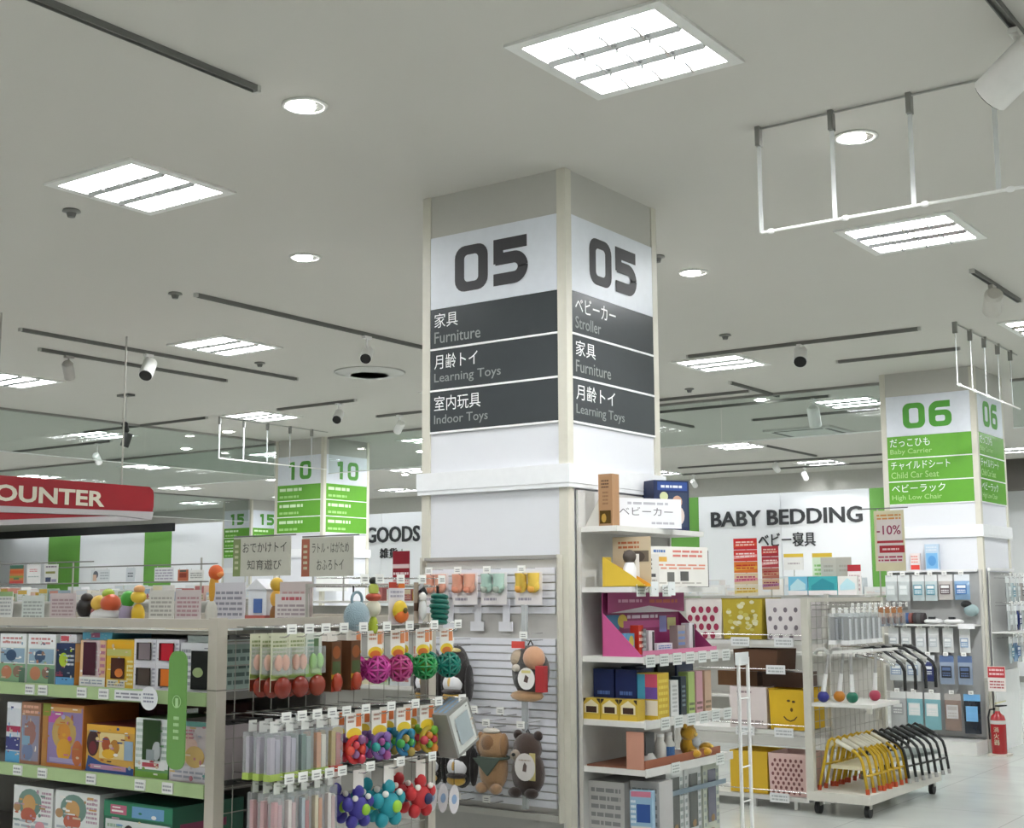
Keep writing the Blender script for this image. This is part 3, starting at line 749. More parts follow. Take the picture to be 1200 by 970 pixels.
carton('toy_carton', 'teal blue flat carton lying on the peach one', gA, (-4.6, Yb+.01, SH1+.187), (.19, .2, .03), body='4e93ac', front=[('r', .3, .3, .6, .95, '8c4a66')])
carton('toy_carton', 'yellow toy carton with a dark round cornered window and orange toy inside', gA, (-4.435, Yb, SH1), (.17, .24, .19), body='d8b030', front=[('r', 0, .82, 1, .97, 'e0aa1c'), ('r', 0, .66, .9, .8, 'b9b86a'), ('r', .04, 0, .7, .16, 'd8d4c8'), ('l', .08, .03, .65, .14, 2, '70767e'), ('l', .76, .05, .98, .6, 6, 'e8dca0')], window=[(.2, .19, .7, .62, '43241c'), (.36, .22, .66, .40, 'c8702c')])
k = 0
for (x, z, hx, lab) in ((-4.285, 0, '4a3f3a', 'white windowed box with a brown toy, lower left of the stack of four'), (-4.285, .098, '7d7276', 'white windowed box with a grey toy, upper left of the stack of four'), (-4.15, 0, 'd8762e', 'white windowed box with an orange toy, lower right of the stack of four'), (-4.15, .098, 'b81e30', 'white windowed box with a red toy, upper right of the stack of four')):
    carton('toy_box', lab, 'four stacked windowed boxes on the gondola', (x, Yb, SH1+z), (.132, .2, .097), body='d6d4da', window=[(.16, .16, .84, .86, '2a2220' if hx != 'b81e30' else '5a1018'), (.28, .18, .8, .84, hx)], front=[('l', .86, .1, .99, .9, 5, '9a98a4')], side=[('l', .1, .1, .9, .9, 4, '9aa4a0')])
carton('toy_box', 'wide white carton with a black window behind the green shelf flag', gA, (-3.985, Yb, SH1), (.175, .26, .185), body='d2d2d6', window=[(.38, .06, .94, .84, '121614'), (.44, .30, .78, .5, '98a878')], front=[('l', .04, .1, .34, .9, 6, '8a8a94')], side=[('r', .04, .04, .96, .96, '9fb4ae'), ('l', .1, .1, .9, .9, 5, '5d6f6c')], top=[('r', 0, 0, 1, 1, 'b9c7c4')])
carton('toy_box', 'flat pale grey carton lying on top of the black windowed carton', gA, (-3.985, Yb+.03, SH1+.187), (.17, .2, .024), body='c9d2d0')

gB = 'toy cartons on the middle shelf of the gondola'
carton('toy_carton', 'white carton with red and blue bands at the end of the middle row', gB, (-5.13, Yb, SH2), (.10, .24, .25), body='cfd3da', front=[('r', 0, .5, 1, .6, 'a83050'), ('r', 0, .2, 1, .42, '3c3f7c'), ('r', 0, 0, 1, .18, '5aa4d2'), ('r', 0, .9, 1, 1, 'e8e8ee')])
carton('toy_carton', 'pinkish brown toy carton with blue figures beside the purple one', gB, (-5.01, Yb, SH2), (.135, .24, .255), body='a5785e', front=[('r', .05, .05, .95, .78, '8d8a9e'), ('e', .5, .5, .3, .2, '9a6f66'), ('e', .4, .2, .28, .14, '6f7da0'), ('l', .1, .8, .9, .97, 2, 'd8a890'), ('r', .1, .3, .5, .45, '7fa0b8')])
carton('toy_carton', 'large purple and orange toy carton with a yellow toy picture', gB, (-4.79, Yb, SH2), (.27, .28, .255), body='bc7438', front=[('r', .14, .06, .98, .95, '8d7aa6'), ('r', .14, .7, .5, .95, 'b0529a'), ('e', .54, .55, .3, .28, 'b89a5a'), ('e', .54, .55, .16, .15, 'c98834'), ('e', .55, .28, .18, .18, 'd09a2c'), ('r', .2, .08, .95, .15, 'a49ac0'), ('r', .15, .88, .95, .95, 'c99a5a'), ('e', .88, .25, .13, .2, 'b5653a'), ('r', 0, 0, .13, 1, 'b07c42'), ('r', 0, .8, .2, 1, '7f8a34')])
carton('toy_carton', 'low yellow topped toy carton with a dark figure and blue foot', gB, (-4.48, Yb, SH2), (.30, .28, .185), body='c79a44', front=[('r', 0, .86, 1, 1, 'd9a438'), ('r', .28, .3, .8, .84, 'd9c48a'), ('e', .14, .6, .13, .28, '3a1c1c'), ('e', .14, .5, .08, .14, '6a1e2a'), ('e', .42, .6, .09, .16, 'a8502c'), ('e', .6, .55, .1, .16, 'b07a2c'), ('e', .48, .4, .14, .1, 'd8a82c'), ('p', [(0, 0), (1, 0), (1, .14), (.35, .2), (.05, .34)], '2c4a86'), ('r', .1, .06, .85, .16, 'b98aa8'), ('r', .8, .3, .98, .7, '8aa0b4')], top=[('r', 0, 0, 1, 1, '6f2f2a')])
carton('toy_carton', 'wide dark maroon carton lying behind the low yellow topped carton', gB, (-4.42, Yb+.285, SH2), (.50, .2, .26), body='43201f', top=[('r', .02, .02, .98, .98, '5a2e2a')], front=[('l', .1, .76, .8, .92, 1, '5e3a44')])
carton('toy_carton', 'white and green carton with a dark green window and grey toy', gB, (-4.225, Yb, SH2), (.195, .25, .225), body='5f8f5a', front=[('r', 0, .16, 1, 1, 'd6dad8'), ('l', .02, .2, .24, .95, 7, 'aab8b0'), ('r', .16, .14, .9, .30, 'dcdcdc'), ('r', .22, .18, .72, .25, 'a8404c'), ('r', 0, 0, 1, .1, '6e9a3c'), ('l', .8, .3, .98, .9, 6, '9aa8a0')], window=[(.24, .3, .78, .98, '27401f'), (.55, .3, .80, .62, 'a8acae'), (.38, .3, .62, .48, '8e9698')])
carton('toy_carton', 'pale pink baby goods carton with teal edge under the green flag', gB, (-4.005, Yb, SH2), (.23, .26, .225), body='b9aeb0', front=[('r', 0, .92, 1, 1, '5d948c'), ('r', .04, .02, .96, .26, 'c4bfc6'), ('e', .4, .55, .3, .25, 'c9a89c'), ('e', .62, .42, .24, .18, 'c0a060'), ('l', .08, .7, .6, .88, 3, 'b0707c'), ('l', .1, .05, .9, .2, 2, '8f8f9c')])

gC = 'large cartons on the lower shelf of the gondola'
babyart = [('r', 0, .0, 1, 1, 'dcdedc'), ('e', .42, .74, .3, .22, '6f8c82'), ('e', .40, .72, .17, .15, 'c79a62'), ('e', .40, .55, .2, .12, 'b5604a'), ('l', .72, .55, .96, .95, 6, 'b090a0'), ('e', .1, .66, .09, .07, 'a8845e'), ('l', .05, .35, .95, .5, 2, 'a8b0b8'), ('e', .7, .4, .12, .08, 'cf8f9a'), ('r', 0, 0, .6, .2, 'c4c070')]
carton('baby_carton', 'large white baby toy carton with a round picture, furthest along the lower shelf', gC, (-4.97, Yb, SH3), (.27, .4, .265), body='d6d8d6', front=babyart)
carton('baby_carton', 'large white baby toy carton with a round picture beside the dark green carton', gC, (-4.675, Yb, SH3), (.285, .4, .265), body='d6d8d6', front=babyart)
carton('baby_carton', 'big dark green carton with a white panel and a dark haired child picture', gC, (-4.285, Yb-.01, SH3), (.41, .36, .255), body='1f5a44', front=[('r', .03, 0, .97, .72, 'd0d4d2'), ('r', 0, .76, 1, .98, '2c7a5a'), ('r', .1, .8, .34, .94, 'b8607a'), ('r', .42, .78, .88, .95, '6a98c0'), ('e', .38, .5, .085, .16, '2a1a18'), ('e', .38, .42, .064, .12, 'd0a088'), ('e', .63, .48, .085, .08, 'c8c090'), ('l', .72, .1, .95, .68, 6, 'b0889a'), ('l', .06, .1, .28, .68, 6, '9ab09a')], side=[('p', [(.05, .1), (.95, .3), (.95, .5), (.05, .35)], '2a5a7a'), ('r', .1, .62, .75, .74, '8a3a5a')])
# loose flat packs on the top deck behind the rail
for k in range(9):
    x = -5.95+.245*k+rng.uniform(-.03, .03)
    carton('flat_pack', 'pale shrink wrapped flat pack lying on the gondola top behind the rail', 'flat packs lying on the gondola top', (x, 3.58+rng.uniform(0, .06), 1.42), (.20, .22, rng.uniform(.02, .032)), rng.uniform(-.12, .12), body=rng.choice(['d6d6d2', 'bfc6c8', 'd8d0b8', 'c2bdb4', '9a9c9e']), front=[('l', .1, .2, .9, .8, 1, '8e8a86')])
# price cards on wire feet along the top
def pricecard(x0, x1, z0, z1, label, col, ink, band=None, y=4.02):
    sh = [('l', .08, .08, .92, .8, 5, ink)]
    if band: sh = [('r', 0, .82, 1, 1, band)]+sh
    card('price_card', label, None, ((x0+x1)/2, y, z0), x1-x0, z1-z0, 0, col, sh, stand=z0-1.42)
pricecard(-6.13, -5.98, 1.45, 1.58, 'white price card with a green band standing at the end of the gondola top', 'd9dbd8', 'a8acac', '8fae78')
pricecard(-5.90, -5.72, 1.44, 1.56, 'pale grey green price card with fine lines on the gondola top', 'cfd6d2', 'a0a8a4')
pricecard(-5.67, -5.47, 1.45, 1.57, 'dusty pink price card with fine lines on the gondola top', 'c9bcbc', 'a58e92')
pricecard(-4.93, -4.76, 1.45, 1.58, 'cream price card with grey lines right of the green and yellow toy', 'd6d4cc', 'a8a69e')
pricecard(-4.75, -4.58, 1.45, 1.58, 'pinkish price card with red lines beside the cream card', 'cdc3c2', 'b08a90')
pricecard(-4.50, -4.30, 1.45, 1.61, 'lavender grey price card with dark block print by the giraffe toy', 'cfcdd4', '8e8c98')
pricecard(-4.09, -3.90, 1.44, 1.61, 'wide pale pink framed price card near the mesh end', 'd0c4c2', 'c09a9a')
card('price_card', 'white framed card with red heading in front of the wide pink card', None, (-3.95, 3.95, 1.445), .19, .115, 0, 'd9d2d0', [('l', .2, .72, .8, .95, 1, 'c06068'), ('l', .08, .06, .9, .66, 4, 'a89a9e')], stand=.025)
# small toys on the top deck
def toy_stack(loc, label, parts):
    o = thing('stacking_toy', label, 'toy', loc)
    for (sx, z, r, c, nm) in parts: MB().ball((sx, 0, z), r, M(c, .4), 12, 8).build(nm, o)
    return o
o = toy_stack((-4.51, 4.03, 1.42), 'orange and yellow long necked giraffe toy standing on the gondola top', [(0, .06, (.045, .03, .06), 'c9c7be', 'body'), (0, .16, (.025, .022, .075), 'd29a2e', 'neck'), (.01, .235, (.04, .026, .035), 'd9622a', 'head'), (.035, .228, (.02, .018, .015), 'e08a4a', 'muzzle')])
toy_stack((-5.25, 4.03, 1.42), 'heap of red and yellow play fruit in a tub on the gondola top', [(0, .04, (.10, .06, .04), 'c9c9c8', 'tub'), (-.05, .10, (.05, .04, .04), 'd9b24a', 'fruit'), (.03, .10, (.055, .045, .045), 'c9562e', 'fruit'), (.01, .145, (.03, .03, .025), '9fb43c', 'fruit'), (-.07, .06, (.03, .03, .03), 'a86a6a', 'fruit')])
toy_stack((-5.05, 4.03, 1.42), 'green, violet and yellow ring stacking toy on the gondola top', [(-.05, .05, (.04, .035, .05), '9a8fa8', 'base'), (-.045, .12, (.04, .03, .04), '3f9a2e', 'ring'), (.03, .05, (.035, .03, .05), 'd8b22a', 'body'), (.03, .13, (.045, .03, .03), 'd9b83a', 'arm'), (.035, .165, (.03, .025, .02), 'd8a06a', 'head')])
toy_stack((-5.41, 4.03, 1.42), 'small dark plush figure on a white stand on the gondola top', [(0, .02, (.06, .04, .02), 'dddddd', 'stand'), (0, .08, (.045, .04, .05), '1d1816', 'body'), (.01, .125, (.03, .03, .025), '2a201c', 'head')])
o = thing('toy_house', 'white and blue toy house with a red foot on the gondola top', 'toy', (-4.225, 4.05, 1.42))
mb = MB(); mb.box(-.055, -.03, .05, .055, .03, .16, M('dfe3ea', .4)); mb.build('walls', o)
MB().prism([(-.065, -.04, .16), (.065, -.04, .16), (0, -.04, .205)], (0, .08, 0), M('e8eaf0', .4)).build('roof', o)
MB().box(-.02, -.034, .06, .03, -.0305, .12, M('4f6fae', .4)).build('door', o); MB().box(-.06, -.045, 0, .06, .045, .05, M('b8625a', .4)).build('base', o)
toy_stack((-4.12, 4.03, 1.42), 'tall tan toy tower beside the white toy house', [(0, .05, (.03, .028, .05), '8a5a28', 'base'), (0, .12, (.03, .026, .04), 'd9a63c', 'body'), (0, .18, (.032, .026, .03), 'd2aa38', 'head')])

# hooks and hanging packs on the mesh end; faces turned to +X
GH = 'hanging toy packs on the gondola end'
peach = pk_blister('rattle_pack', 'pale green rattle card with peach blister and dark red bulb, upper hook row', 'toy pack', 'cfd0b6', 'd99a7e', '7d2414', [('l', .1, .55, .9, .9, 5, '8e9a6c'), ('r', 0, .22, 1, .3, '9ab05a'), ('r', 0, 0, 1, .2, '6e2a18')])
green = pk_blister('rattle_pack', 'white rattle card with lime band and dark red bulb, upper hook row', 'toy pack', 'd2d6cc', '8fc85a', '86301c', [('l', .1, .6, .5, .9, 4, '7a9a8a'), ('r', .5, .5, .8, .9, '5d7a52'), ('r', 0, .22, 1, .45, '9acb5e')])
brown = pk_box('toy_pack', 'slim brown and gold hanging carton with white sides and red bulb', 'toy pack', '5a3416', 'e2dcd4', [('e', .5, .78, .4, .13, '8e4a16'), ('r', .1, .35, .9, .6, '3f4f24'), ('r', 0, .25, 1, .34, 'b08a20'), ('r', 0, 0, 1, .2, '8a2a14')], rnd='a03418')
balls = [pk_ball('lattice_ball', 'magenta lattice ball toy under a yellow arc card', 'toy', 'b8358c', 'd070b0'), pk_ball('lattice_ball', 'deep pink lattice ball toy under an orange arc card', 'toy', 'b03a78', 'c8507a'), pk_ball('lattice_ball', 'emerald green lattice ball toy on the upper hooks', 'toy', '1f8a46', '8fbf4a'), pk_ball('lattice_ball', 'teal lattice ball toy on the upper hooks beside the column', 'toy', '0f7a6a', '3fb0a4')]
lav = pk_tube('bottle_brush_pack', 'clear box with lavender sticks and lime foot band, middle hook row', 'toy pack', 'b3a7b6', 'a9a2b4', 'a4ba58')
dgr = pk_tube('spoon_pack', 'clear box with dark green and grey sticks, middle hook row', 'toy pack', '3f6a5e', '8ea09c', '8aa050')
orw = pk_tube('spoon_pack', 'clear box with orange and white sticks, middle hook row', 'toy pack', 'd08a54', 'dcd4c4', '9ab054')
gold = pk_tube('spoon_pack', 'clear box with gold and red sticks, middle hook row', 'toy pack', 'b8962a', 'a83a2a', 'b0402a')
rings = [pk_ring('ring_rattle', 'red ring rattle with violet beads under an orange card', 'toy', ['cc2e2e', 'd84a3a', '8a5a8a', 'c83a4a']), pk_ring('ring_rattle', 'violet ring rattle with teal beads under a yellow card', 'toy', ['7a5a9a', '2f9a94', '8a6ab0', 'a04a8a']), pk_ring('ring_rattle', 'blue green ring rattle with green and olive beads', 'toy', ['1f6f9a', '3fa04a', '2a7f9a', 'a8944a']), pk_ring('ring_rattle', 'red and yellow ring rattle with green beads nearest the column', 'toy', ['b8a02e', 'c8404a', '6fae3a', 'd88a3a'])]
pinks = [pk_tube('slim_pack', 'slim rose pink hanging pack on the lowest hook row', 'toy pack', 'c88a8c', 'cf9aa0', 'b56a6e', .05, .03, .24), pk_tube('slim_pack', 'slim white and pink hanging pack on the lowest hook row', 'toy pack', 'e0d2cc', 'c9a0a0', 'd8c4c0', .05, .03, .24), pk_tube('slim_pack', 'slim cream and amber hanging pack on the lowest hook row', 'toy pack', 'e0d0a8', 'c87a3a', 'd0b888', .05, .03, .24), pk_tube('slim_pack', 'slim grey and red hanging pack on the lowest hook row', 'toy pack', 'a8b4bc', 'b04a4a', '8e9aa0', .05, .03, .24)]
softs = [pk_toy('soft_toy', 'indigo soft rattle toy with a lime centre on the lowest hooks', 'toy', '3b3490', '8fbf2e', 5, .075), pk_toy('soft_toy', 'turquoise star shaped soft toy with a lime centre on the lowest hooks', 'toy', '1f96a4', '9acb3a', 5, .085), pk_toy('soft_toy', 'red soft toy with a dark blue centre on the lowest hooks', 'toy', 'c42a30', '1f2350', 5, .08)]
def hang(p, y, z, n=3, x0=-3.60, dx=.055, a=90, g=GH):
    peg_hook(g1, GXR+.008, y, z+.0, .285)
    for k in range(n): p((x0-dx*k, y, z-.008), R(a), group=g)
Z = ROWZ
hang(peach, 3.54, Z[0]); hang(peach, 3.63, Z[0]); hang(green, 3.72, Z[0])
hang(brown, 3.82, Z[0]); hang(brown, 3.93, Z[0])
for p, y in zip(balls, (4.07, 4.21, 4.37, 4.53)): hang(p, y, Z[0], 2, dx=.115)
for y in (3.52, 3.60): hang(lav, y, Z[1])
hang(dgr, 3.68, Z[1]); hang(orw, 3.76, Z[1]); hang(gold, 3.84, Z[1])
for p, y in zip(rings, (3.95, 4.10, 4.25, 4.40)): hang(p, y, Z[1], 2, dx=.09)
for k, y in enumerate((3.54, 3.61, 3.68, 3.75, 3.82)): hang(pinks[(0, 1, 3, 2, 1)[k]], y, Z[2])
for p, y in zip(softs, (3.98, 4.16, 4.36)): hang(p, y, Z[2], 2, dx=.12)
# grey windowed carton tilting off a middle hook
peg_hook(g1, GXR+.008, 4.56, Z[1], .285)
o = carton('toy_carton', 'grey carton with a white framed window tilting off a hook beside the column', None, (-3.52, 4.585, .905), (.16, .10, .20), R(90), body='8f8f8a', front=[('r', .08, .06, .92, .94, 'dadcd8')], window=[(.22, .2, .8, .8, 'a9b4b8')], side=[('r', .05, .05, .95, .95, '9a948a'), ('e', .5, .6, .12, .1, '5a4a44')], top=[('l', .1, .1, .9, .9, 3, '7fa0c0')])
o.rotation_euler[1] = R(-24)
# hanging tags of white card on the lowest far hook
peg_hook(g1, GXR+.008, 4.56, Z[2], .285)
tg = thing('card_tag', 'oval white card tag with a blue dot on the lowest far hook', 'tag'); MB().prism([(.035*math.cos(2*math.pi*i/18), 0, -.07+.06*math.sin(2*math.pi*i/18)) for i in range(18)], (0, .002, 0), M('d9d4d6', .4)).build('card', tg)
MB().cyl((0, .001, -.01), (0, .001, .10), .0015, BLACK, 5).build('loop', tg); mb = MB(); on_face(mb, (-.03, 0, -.12), (.06, 0, 0), (0, 0, .1), (0, -1, 0), [('e', .5, .5, .3, .2, '8aa4c8')]); mb.build('print', tg)
tg = Proto(tg)
for k in range(3): tg((-3.58-.06*k, 4.56, Z[2]-.10), R(90), group='white card tags on one hook')
# top row on the upper bar
for y in (3.98, 4.07, 4.20, 4.34, 4.47): peg_hook(g1, GXR-.008, y, 1.588, .26)
o = thing('plush_pouch', 'light blue round plush pouch hanging on the upper bar', 'toy', (-3.62, 3.96, 1.585), R(90))
MB().ball((0, -.02, -.115), (.065, .04, .06), M('93a9b2', .8, kind='plush'), 14, 10).build('body', o); MB().ring((0, -.02, -.05), (0, 1, 0), .03, .006, M('7d949e', .7), 14, 6).build('strap', o); MB().box(-.004, -.002, -.03, .004, .0, .004, BLACK).build('loop', o)
o = toy_stack((-3.61, 4.07, 1.40), 'tall lime and red tower toy hanging on the upper bar', [(0, .03, (.02, .02, .04), 'b7c63a', 'tail'), (0, .10, (.032, .03, .035), 'd8d4be', 'bead'), (0, .145, (.035, .03, .018), 'b8503a', 'ring'), (0, .175, (.022, .02, .03), 'c2cc5e', 'bead'), (0, .21, (.02, .018, .016), '1a1c18', 'cap')])
o = thing('blister_toy', 'white card with a yellow and orange round toy and red heading on the upper bar', 'toy', (-3.60, 4.20, 1.585), R(90))
p_card(MB(), .10, .17, 'dcd8de', [('r', 0, .86, 1, 1, 'b83a2a'), ('r', .6, .86, 1, 1, 'd8722a'), ('l', .1, .62, .9, .82, 2, 'a8a4b4')], z1=.02).build('card', o)
MB().ball((0, -.02, -.095), (.042, .02, .042), M('d8b82a', .35), 14, 8).build('upper_shell', o); MB().ball((.004, -.024, -.115), (.04, .02, .032), M('d86a1e', .35), 14, 8).build('lower_shell', o); MB().ball((.005, -.045, -.095), (.014, .006, .012), M('5a4a18', .4), 10, 6).build('knob', o)
o = thing('doll_pack', 'slim white and brown doll pack on the upper bar', 'toy', (-3.60, 4.34, 1.585), R(90))
p_card(MB(), .06, .17, 'c9c9cc', [('r', 0, 0, .5, 1, 'a89888'), ('r', .0, .3, .5, .5, '5a4030')]).build('card', o); MB().ball((.01, -.015, -.04), (.02, .015, .02), M('e0dcd8', .4), 10, 6).build('head', o); MB().ball((.01, -.015, -.095), (.022, .015, .045), M('d4d6d4', .4), 10, 6).build('body', o); MB().tube([(.0, -.01, -.02), (.02, -.012, -.005), (.04, -.01, -.03)], .008, M('2a2a2c', .5), 6).build('hood', o)
o = thing('coil_toy', 'dark teal coiled tube toy hanging on the upper bar beside the column', 'toy', (-3.60, 4.47, 1.585), R(90))
for k in range(6): MB().ring((0, -.01, -.04-.021*k), (.15, 0, 1), .034-.003*abs(k-2), .011, M('14695c', .3), 18, 7).build('coil', o)
MB().box(-.006, -.003, -.03, .006, .003, .004, BLACK).build('loop', o)
# ------------------------------------------------------------ slat panel on the front of the 05 column
YF = 5.835
sp = thing('slat_panel', 'white slatted hook panel on the front of the 05 column', 'display panel', (-4.315, YF-.04, 0))
w = .46
MB().box(-w+.02, .012, .44, w-.02, .034, 1.74, M('c2c0bc', .5)).build('backing', sp)
z = .47
while z < 1.72:
    if not (1.30 < z < 1.44 or z > 1.66): MB().box(-w+.03, 0, z, w-.03, .0115, z+.034, M('e3e4ea', .4)).build('slat', sp)
    z += .041
for a in (-1, 1): MB().box(a*w-.012, -.012, .40, a*w-.002, .03, 1.76, M('c8c5b9', .4)).build('side_post', sp)
MB().box(-w+.016, -.014, .405, w-.016, .02, .437, M('c4c2bb', .4)).build('bottom_rail', sp)
MB().box(-w+.016, -.006, 1.742, w-.016, .02, 1.758, M('9d9b96', .5)).build('top_rail', sp)
MB().box(-w, .02, .0, w, .034, .40, M('b4b2ae', .5)).build('lower_board', sp)
# slim clear post and label strips
for x in (-.26, -.07, .12): 
    MB().box(x-.022, -.006, 1.365, x+.022, -.001, 1.53, M('e9eaf0', .35)).build('label_strip', sp)
    MB().box(x-.045, -.012, 1.36, x+.045, -.0065, 1.41, M('e4e5ea', .35)).build('label_plate', sp)
MB().box(.285, -.10, .47, .31, -.075, 1.50, M('dfe3e2', .2, kind='film', var=.35)).build('clear_post', sp)
def sock_card(x, c1, c2, label):
    o = thing('sock_pack', label, 'socks', (x, YF-.10, 1.66), 0, 'baby sock packs across the top of the slat panel')
    MB().box(-.085, -.001, -.16, .085, .001, .01, M('e6e2e2', .4)).build('card', o)
    for k in (-1, 1):
        mb = MB(); mb.ball((k*.04, -.014, -.065), (.039, .018, .034), M(c1, .7), 12, 8); mb.cyl((k*.04, -.012, -.065), (k*.04, -.012, .004), .028, M(c1, .7), 12, r2=.033); mb.build('sock', o)
        MB().ball((k*.04-.006, -.03, -.078), (.022, .012, .02), M(c2, .7), 12, 8).build('sock_toe', o)
    mb = on_face(MB(), (-.085, -.001, -.16), (.17, 0, 0), (0, 0, .055), (0, -1, 0), [('r', .02, .05, .98, .95, 'e9e4e4'), ('l', .12, .3, .6, .8, 1, 'a09aa8')]); mb.build('print', o)
    peg_hook(sp, x+4.315, 0, 1.655, .12, 'y')
sock_card(-4.63, 'e0a58e', 'd99478', 'peach baby sock pack half hidden by the teal coil toy')
sock_card(-4.43, 'e2a48c', 'da8f74', 'peach baby sock pack in full view on the slat panel')
sock_card(-4.235, 'b3d0c4', '9fa89c', 'mint green baby sock pack on the slat panel')
sock_card(-4.01, 'e2c052', 'e0a448', 'yellow baby sock pack on the slat panel')
def plush(name, label, x, z, kind, group='plush backpacks on the slat panel'):
    """plush backpack hanging by a loop; origin at the hook"""
    o = thing(name, label, 'plush backpack', (x, YF-.15, z), 0, group)
    PL = lambda c: M(c, .9, kind='plush', var=.12)
    MB().tube([(-.015, .0, -.02), (0, 0, .005), (.015, 0, -.02)], .004, BLACK, 6).build('loop', o)
    if kind == 'penguin':
        mb = MB(); mb.ball((0, 0, -.15), (.075, .06, .155), PL('241f1e'), 16, 12); mb.ball((0, -.01, -.07), (.062, .058, .062), PL('2a2423'), 14, 10); mb.build('body', o)
        MB().ball((-.005, -.035, -.195), (.062, .04, .055), PL('e8e8ea'), 14, 10).build('belly', o)
        MB().ball((-.005, -.045, -.26), (.06, .03, .028), PL('d8ac4a'), 12, 8).build('foot_band', o)
        MB().ball((-.005, -.062, -.19), (.018, .014, .03), PL('d8b060'), 10, 8).build('beak', o)
        MB().ball((.0, -.05, -.235), (.065, .035, .018), PL('2c201c'), 12, 6).build('belt', o)
        for k in (-1, 1): MB().ball((k*.08, -.005, -.19), (.018, .035, .10), PL('1c1818'), 10, 8).build('flipper', o)
        MB().box(-.018, -.075, -.065, .016, -.072, -.015, M('ebebeb', .4)).build('price_label', o)
        MB().ball((.0, -.035, -.02), (.05, .02, .014), PL('d8c88a'), 10, 6).build('crest', o)
    elif kind == 'raccoon':
        mb = MB(); mb.ball((0, 0, -.155), (.11, .065, .135), PL('4a4846'), 18, 12); mb.build('body', o)
        MB().ball((.045, -.035, -.085), (.062, .045, .062), PL('cf9f7c'), 14, 10).build('ear', o)
        MB().ball((-.06, -.02, -.09), (.045, .04, .05), PL('b9a68e'), 12, 8).build('ear', o)
        MB().ball((-.03, -.06, -.20), (.035, .02, .035), PL('3a3a3a'), 12, 8).build('patch', o)
        MB().ball((-.05, -.055, -.135), (.03, .016, .02), PL('d0c8ba'), 10, 6).build('brow', o)
        MB().ball((-.01, -.02, -.275), (.10, .05, .03), PL('c49c72'), 14, 6).build('base_fur', o)
        t = MB(); t.prism([(.03+.052*math.cos(2*math.pi*i/20), -.085, -.185+.055*math.sin(2*math.pi*i/20)) for i in range(20)], (0, .003, 0), M('e6e4e0', .4)); on_face(t, (-.01, -.085, -.22), (.08, 0, 0), (0, 0, .07), (0, -1, 0), [('p', [(.3, .3), (.6, .2), (.7, .6), (.45, .8)], '5a4a44'), ('r', .15, .9, .85, 1.1, 'd8cf8a')]); t.build('round_tag', o)
        MB().box(.085, -.082, -.25, .135, -.045, -.12, M('b0383c', .4)).build('red_tag', o)
        MB().box(-.085, -.05, -.035, -.005, -.045, .0, M('e0564e', .4)).build('price_label', o)
    elif kind == 'dog':
        mb = MB(); mb.ball((0, 0, -.20), (.085, .06, .125), PL('b08a62'), 18, 12); mb.ball((0, -.005, -.09), (.085, .06, .085), PL('b58f66'), 16, 10); mb.build('body', o)
        MB().ball((0, -.045, -.075), (.045, .025, .045), PL('8a6440'), 12, 8).build('muzzle', o)
        MB().ball((0, -.02, -.012), (.055, .03, .016), PL('e6e0d4'), 12, 6).build('forelock', o)
        for k in (-1, 1): MB().ball((k*.075, -.01, -.08), (.022, .03, .06), PL('a67e56'), 10, 8).build('ear', o)
        MB().prism([(-.085, -.066, -.15), (.085, -.066, -.145), (.01, -.07, -.235)][::-1], (0, .012, 0), M('4e5a50', .8)).build('scarf', o)
        MB().tube([(.088*math.cos(t*.5236), .062*math.sin(t*.5236), -.148) for t in range(12)], .008, M('4e5a50', .8), 6, True).build('scarf_band', o)
        for k in (-1, 1): MB().ball((k*.045, -.04, -.30), (.035, .03, .028), PL('ad8a68'), 10, 8).build('paw', o)
    else:
        mb = MB(); mb.ball((0, 0, -.21), (.095, .065, .12), PL('3f3029'), 18, 12); mb.ball((0, -.005, -.09), (.08, .06, .08), PL('45342c'), 16, 10); mb.build('body', o)
        for k in (-1, 1): MB().ball((k*.062, 0, -.025), (.026, .02, .026), PL('3a2b25'), 10, 8).build('ear', o)
        MB().ball((-.035, -.055, -.12), (.034, .025, .03), PL('a99a8a'), 12, 8).build('muzzle', o)
        MB().ball((-.035, -.08, -.115), (.012, .008, .009), BLACK, 8, 6).build('nose', o)
        t = MB(); t.prism([(.045+.062*math.cos(2*math.pi*i/20), -.095, -.17+.068*math.sin(2*math.pi*i/20)) for i in range(20)], (0, .003, 0), M('ddd8d4', .4)); on_face(t, (.0, -.095, -.21), (.09, 0, 0), (0, 0, .08), (0, -1, 0), [('p', [(.35, .25), (.6, .2), (.65, .6), (.5, .8), (.4, .6)], '6a5a54'), ('l', .1, .85, .9, 1.0, 1, 'b0a090')]); t.build('round_tag', o)
        MB().box(.07, -.09, -.235, .105, -.087, -.10, M('c9bb7e', .5)).build('side_tag', o)
        for k in (-1, 1): MB().ball((k*.05, -.045, -.305), (.04, .03, .026), PL('3a2c26'), 10, 8).build('paw', o)
    peg_hook(sp, x+4.315, 0, z+.003, .17, 'y')
    return o
plush('plush_backpack', 'black penguin plush backpack with white belly on the upper row', -4.44, 1.28, 'penguin')
plush('plush_backpack', 'black penguin plush backpack half hidden behind the teal ball toys', -4.63, 1.28, 'penguin')
plush('plush_backpack', 'grey and tan plush backpack with a red tag and round white tag', -3.965, 1.315, 'raccoon')
plush('plush_backpack', 'black penguin plush backpack beside the tan dog on the lower row', -4.41, .85, 'penguin')
plush('plush_backpack', 'black penguin plush backpack on the lower row behind the tilted grey carton', -4.60, .85, 'penguin')
plush('plush_backpack', 'tan dog plush backpack with a dark green scarf', -4.205, .865, 'dog')
plush('plush_backpack', 'dark brown bear plush backpack with a round pale tag', -3.985, .865, 'bear')
for x in (.03, .20): peg_hook(sp, x-.02, 0, .93, .14, 'y')
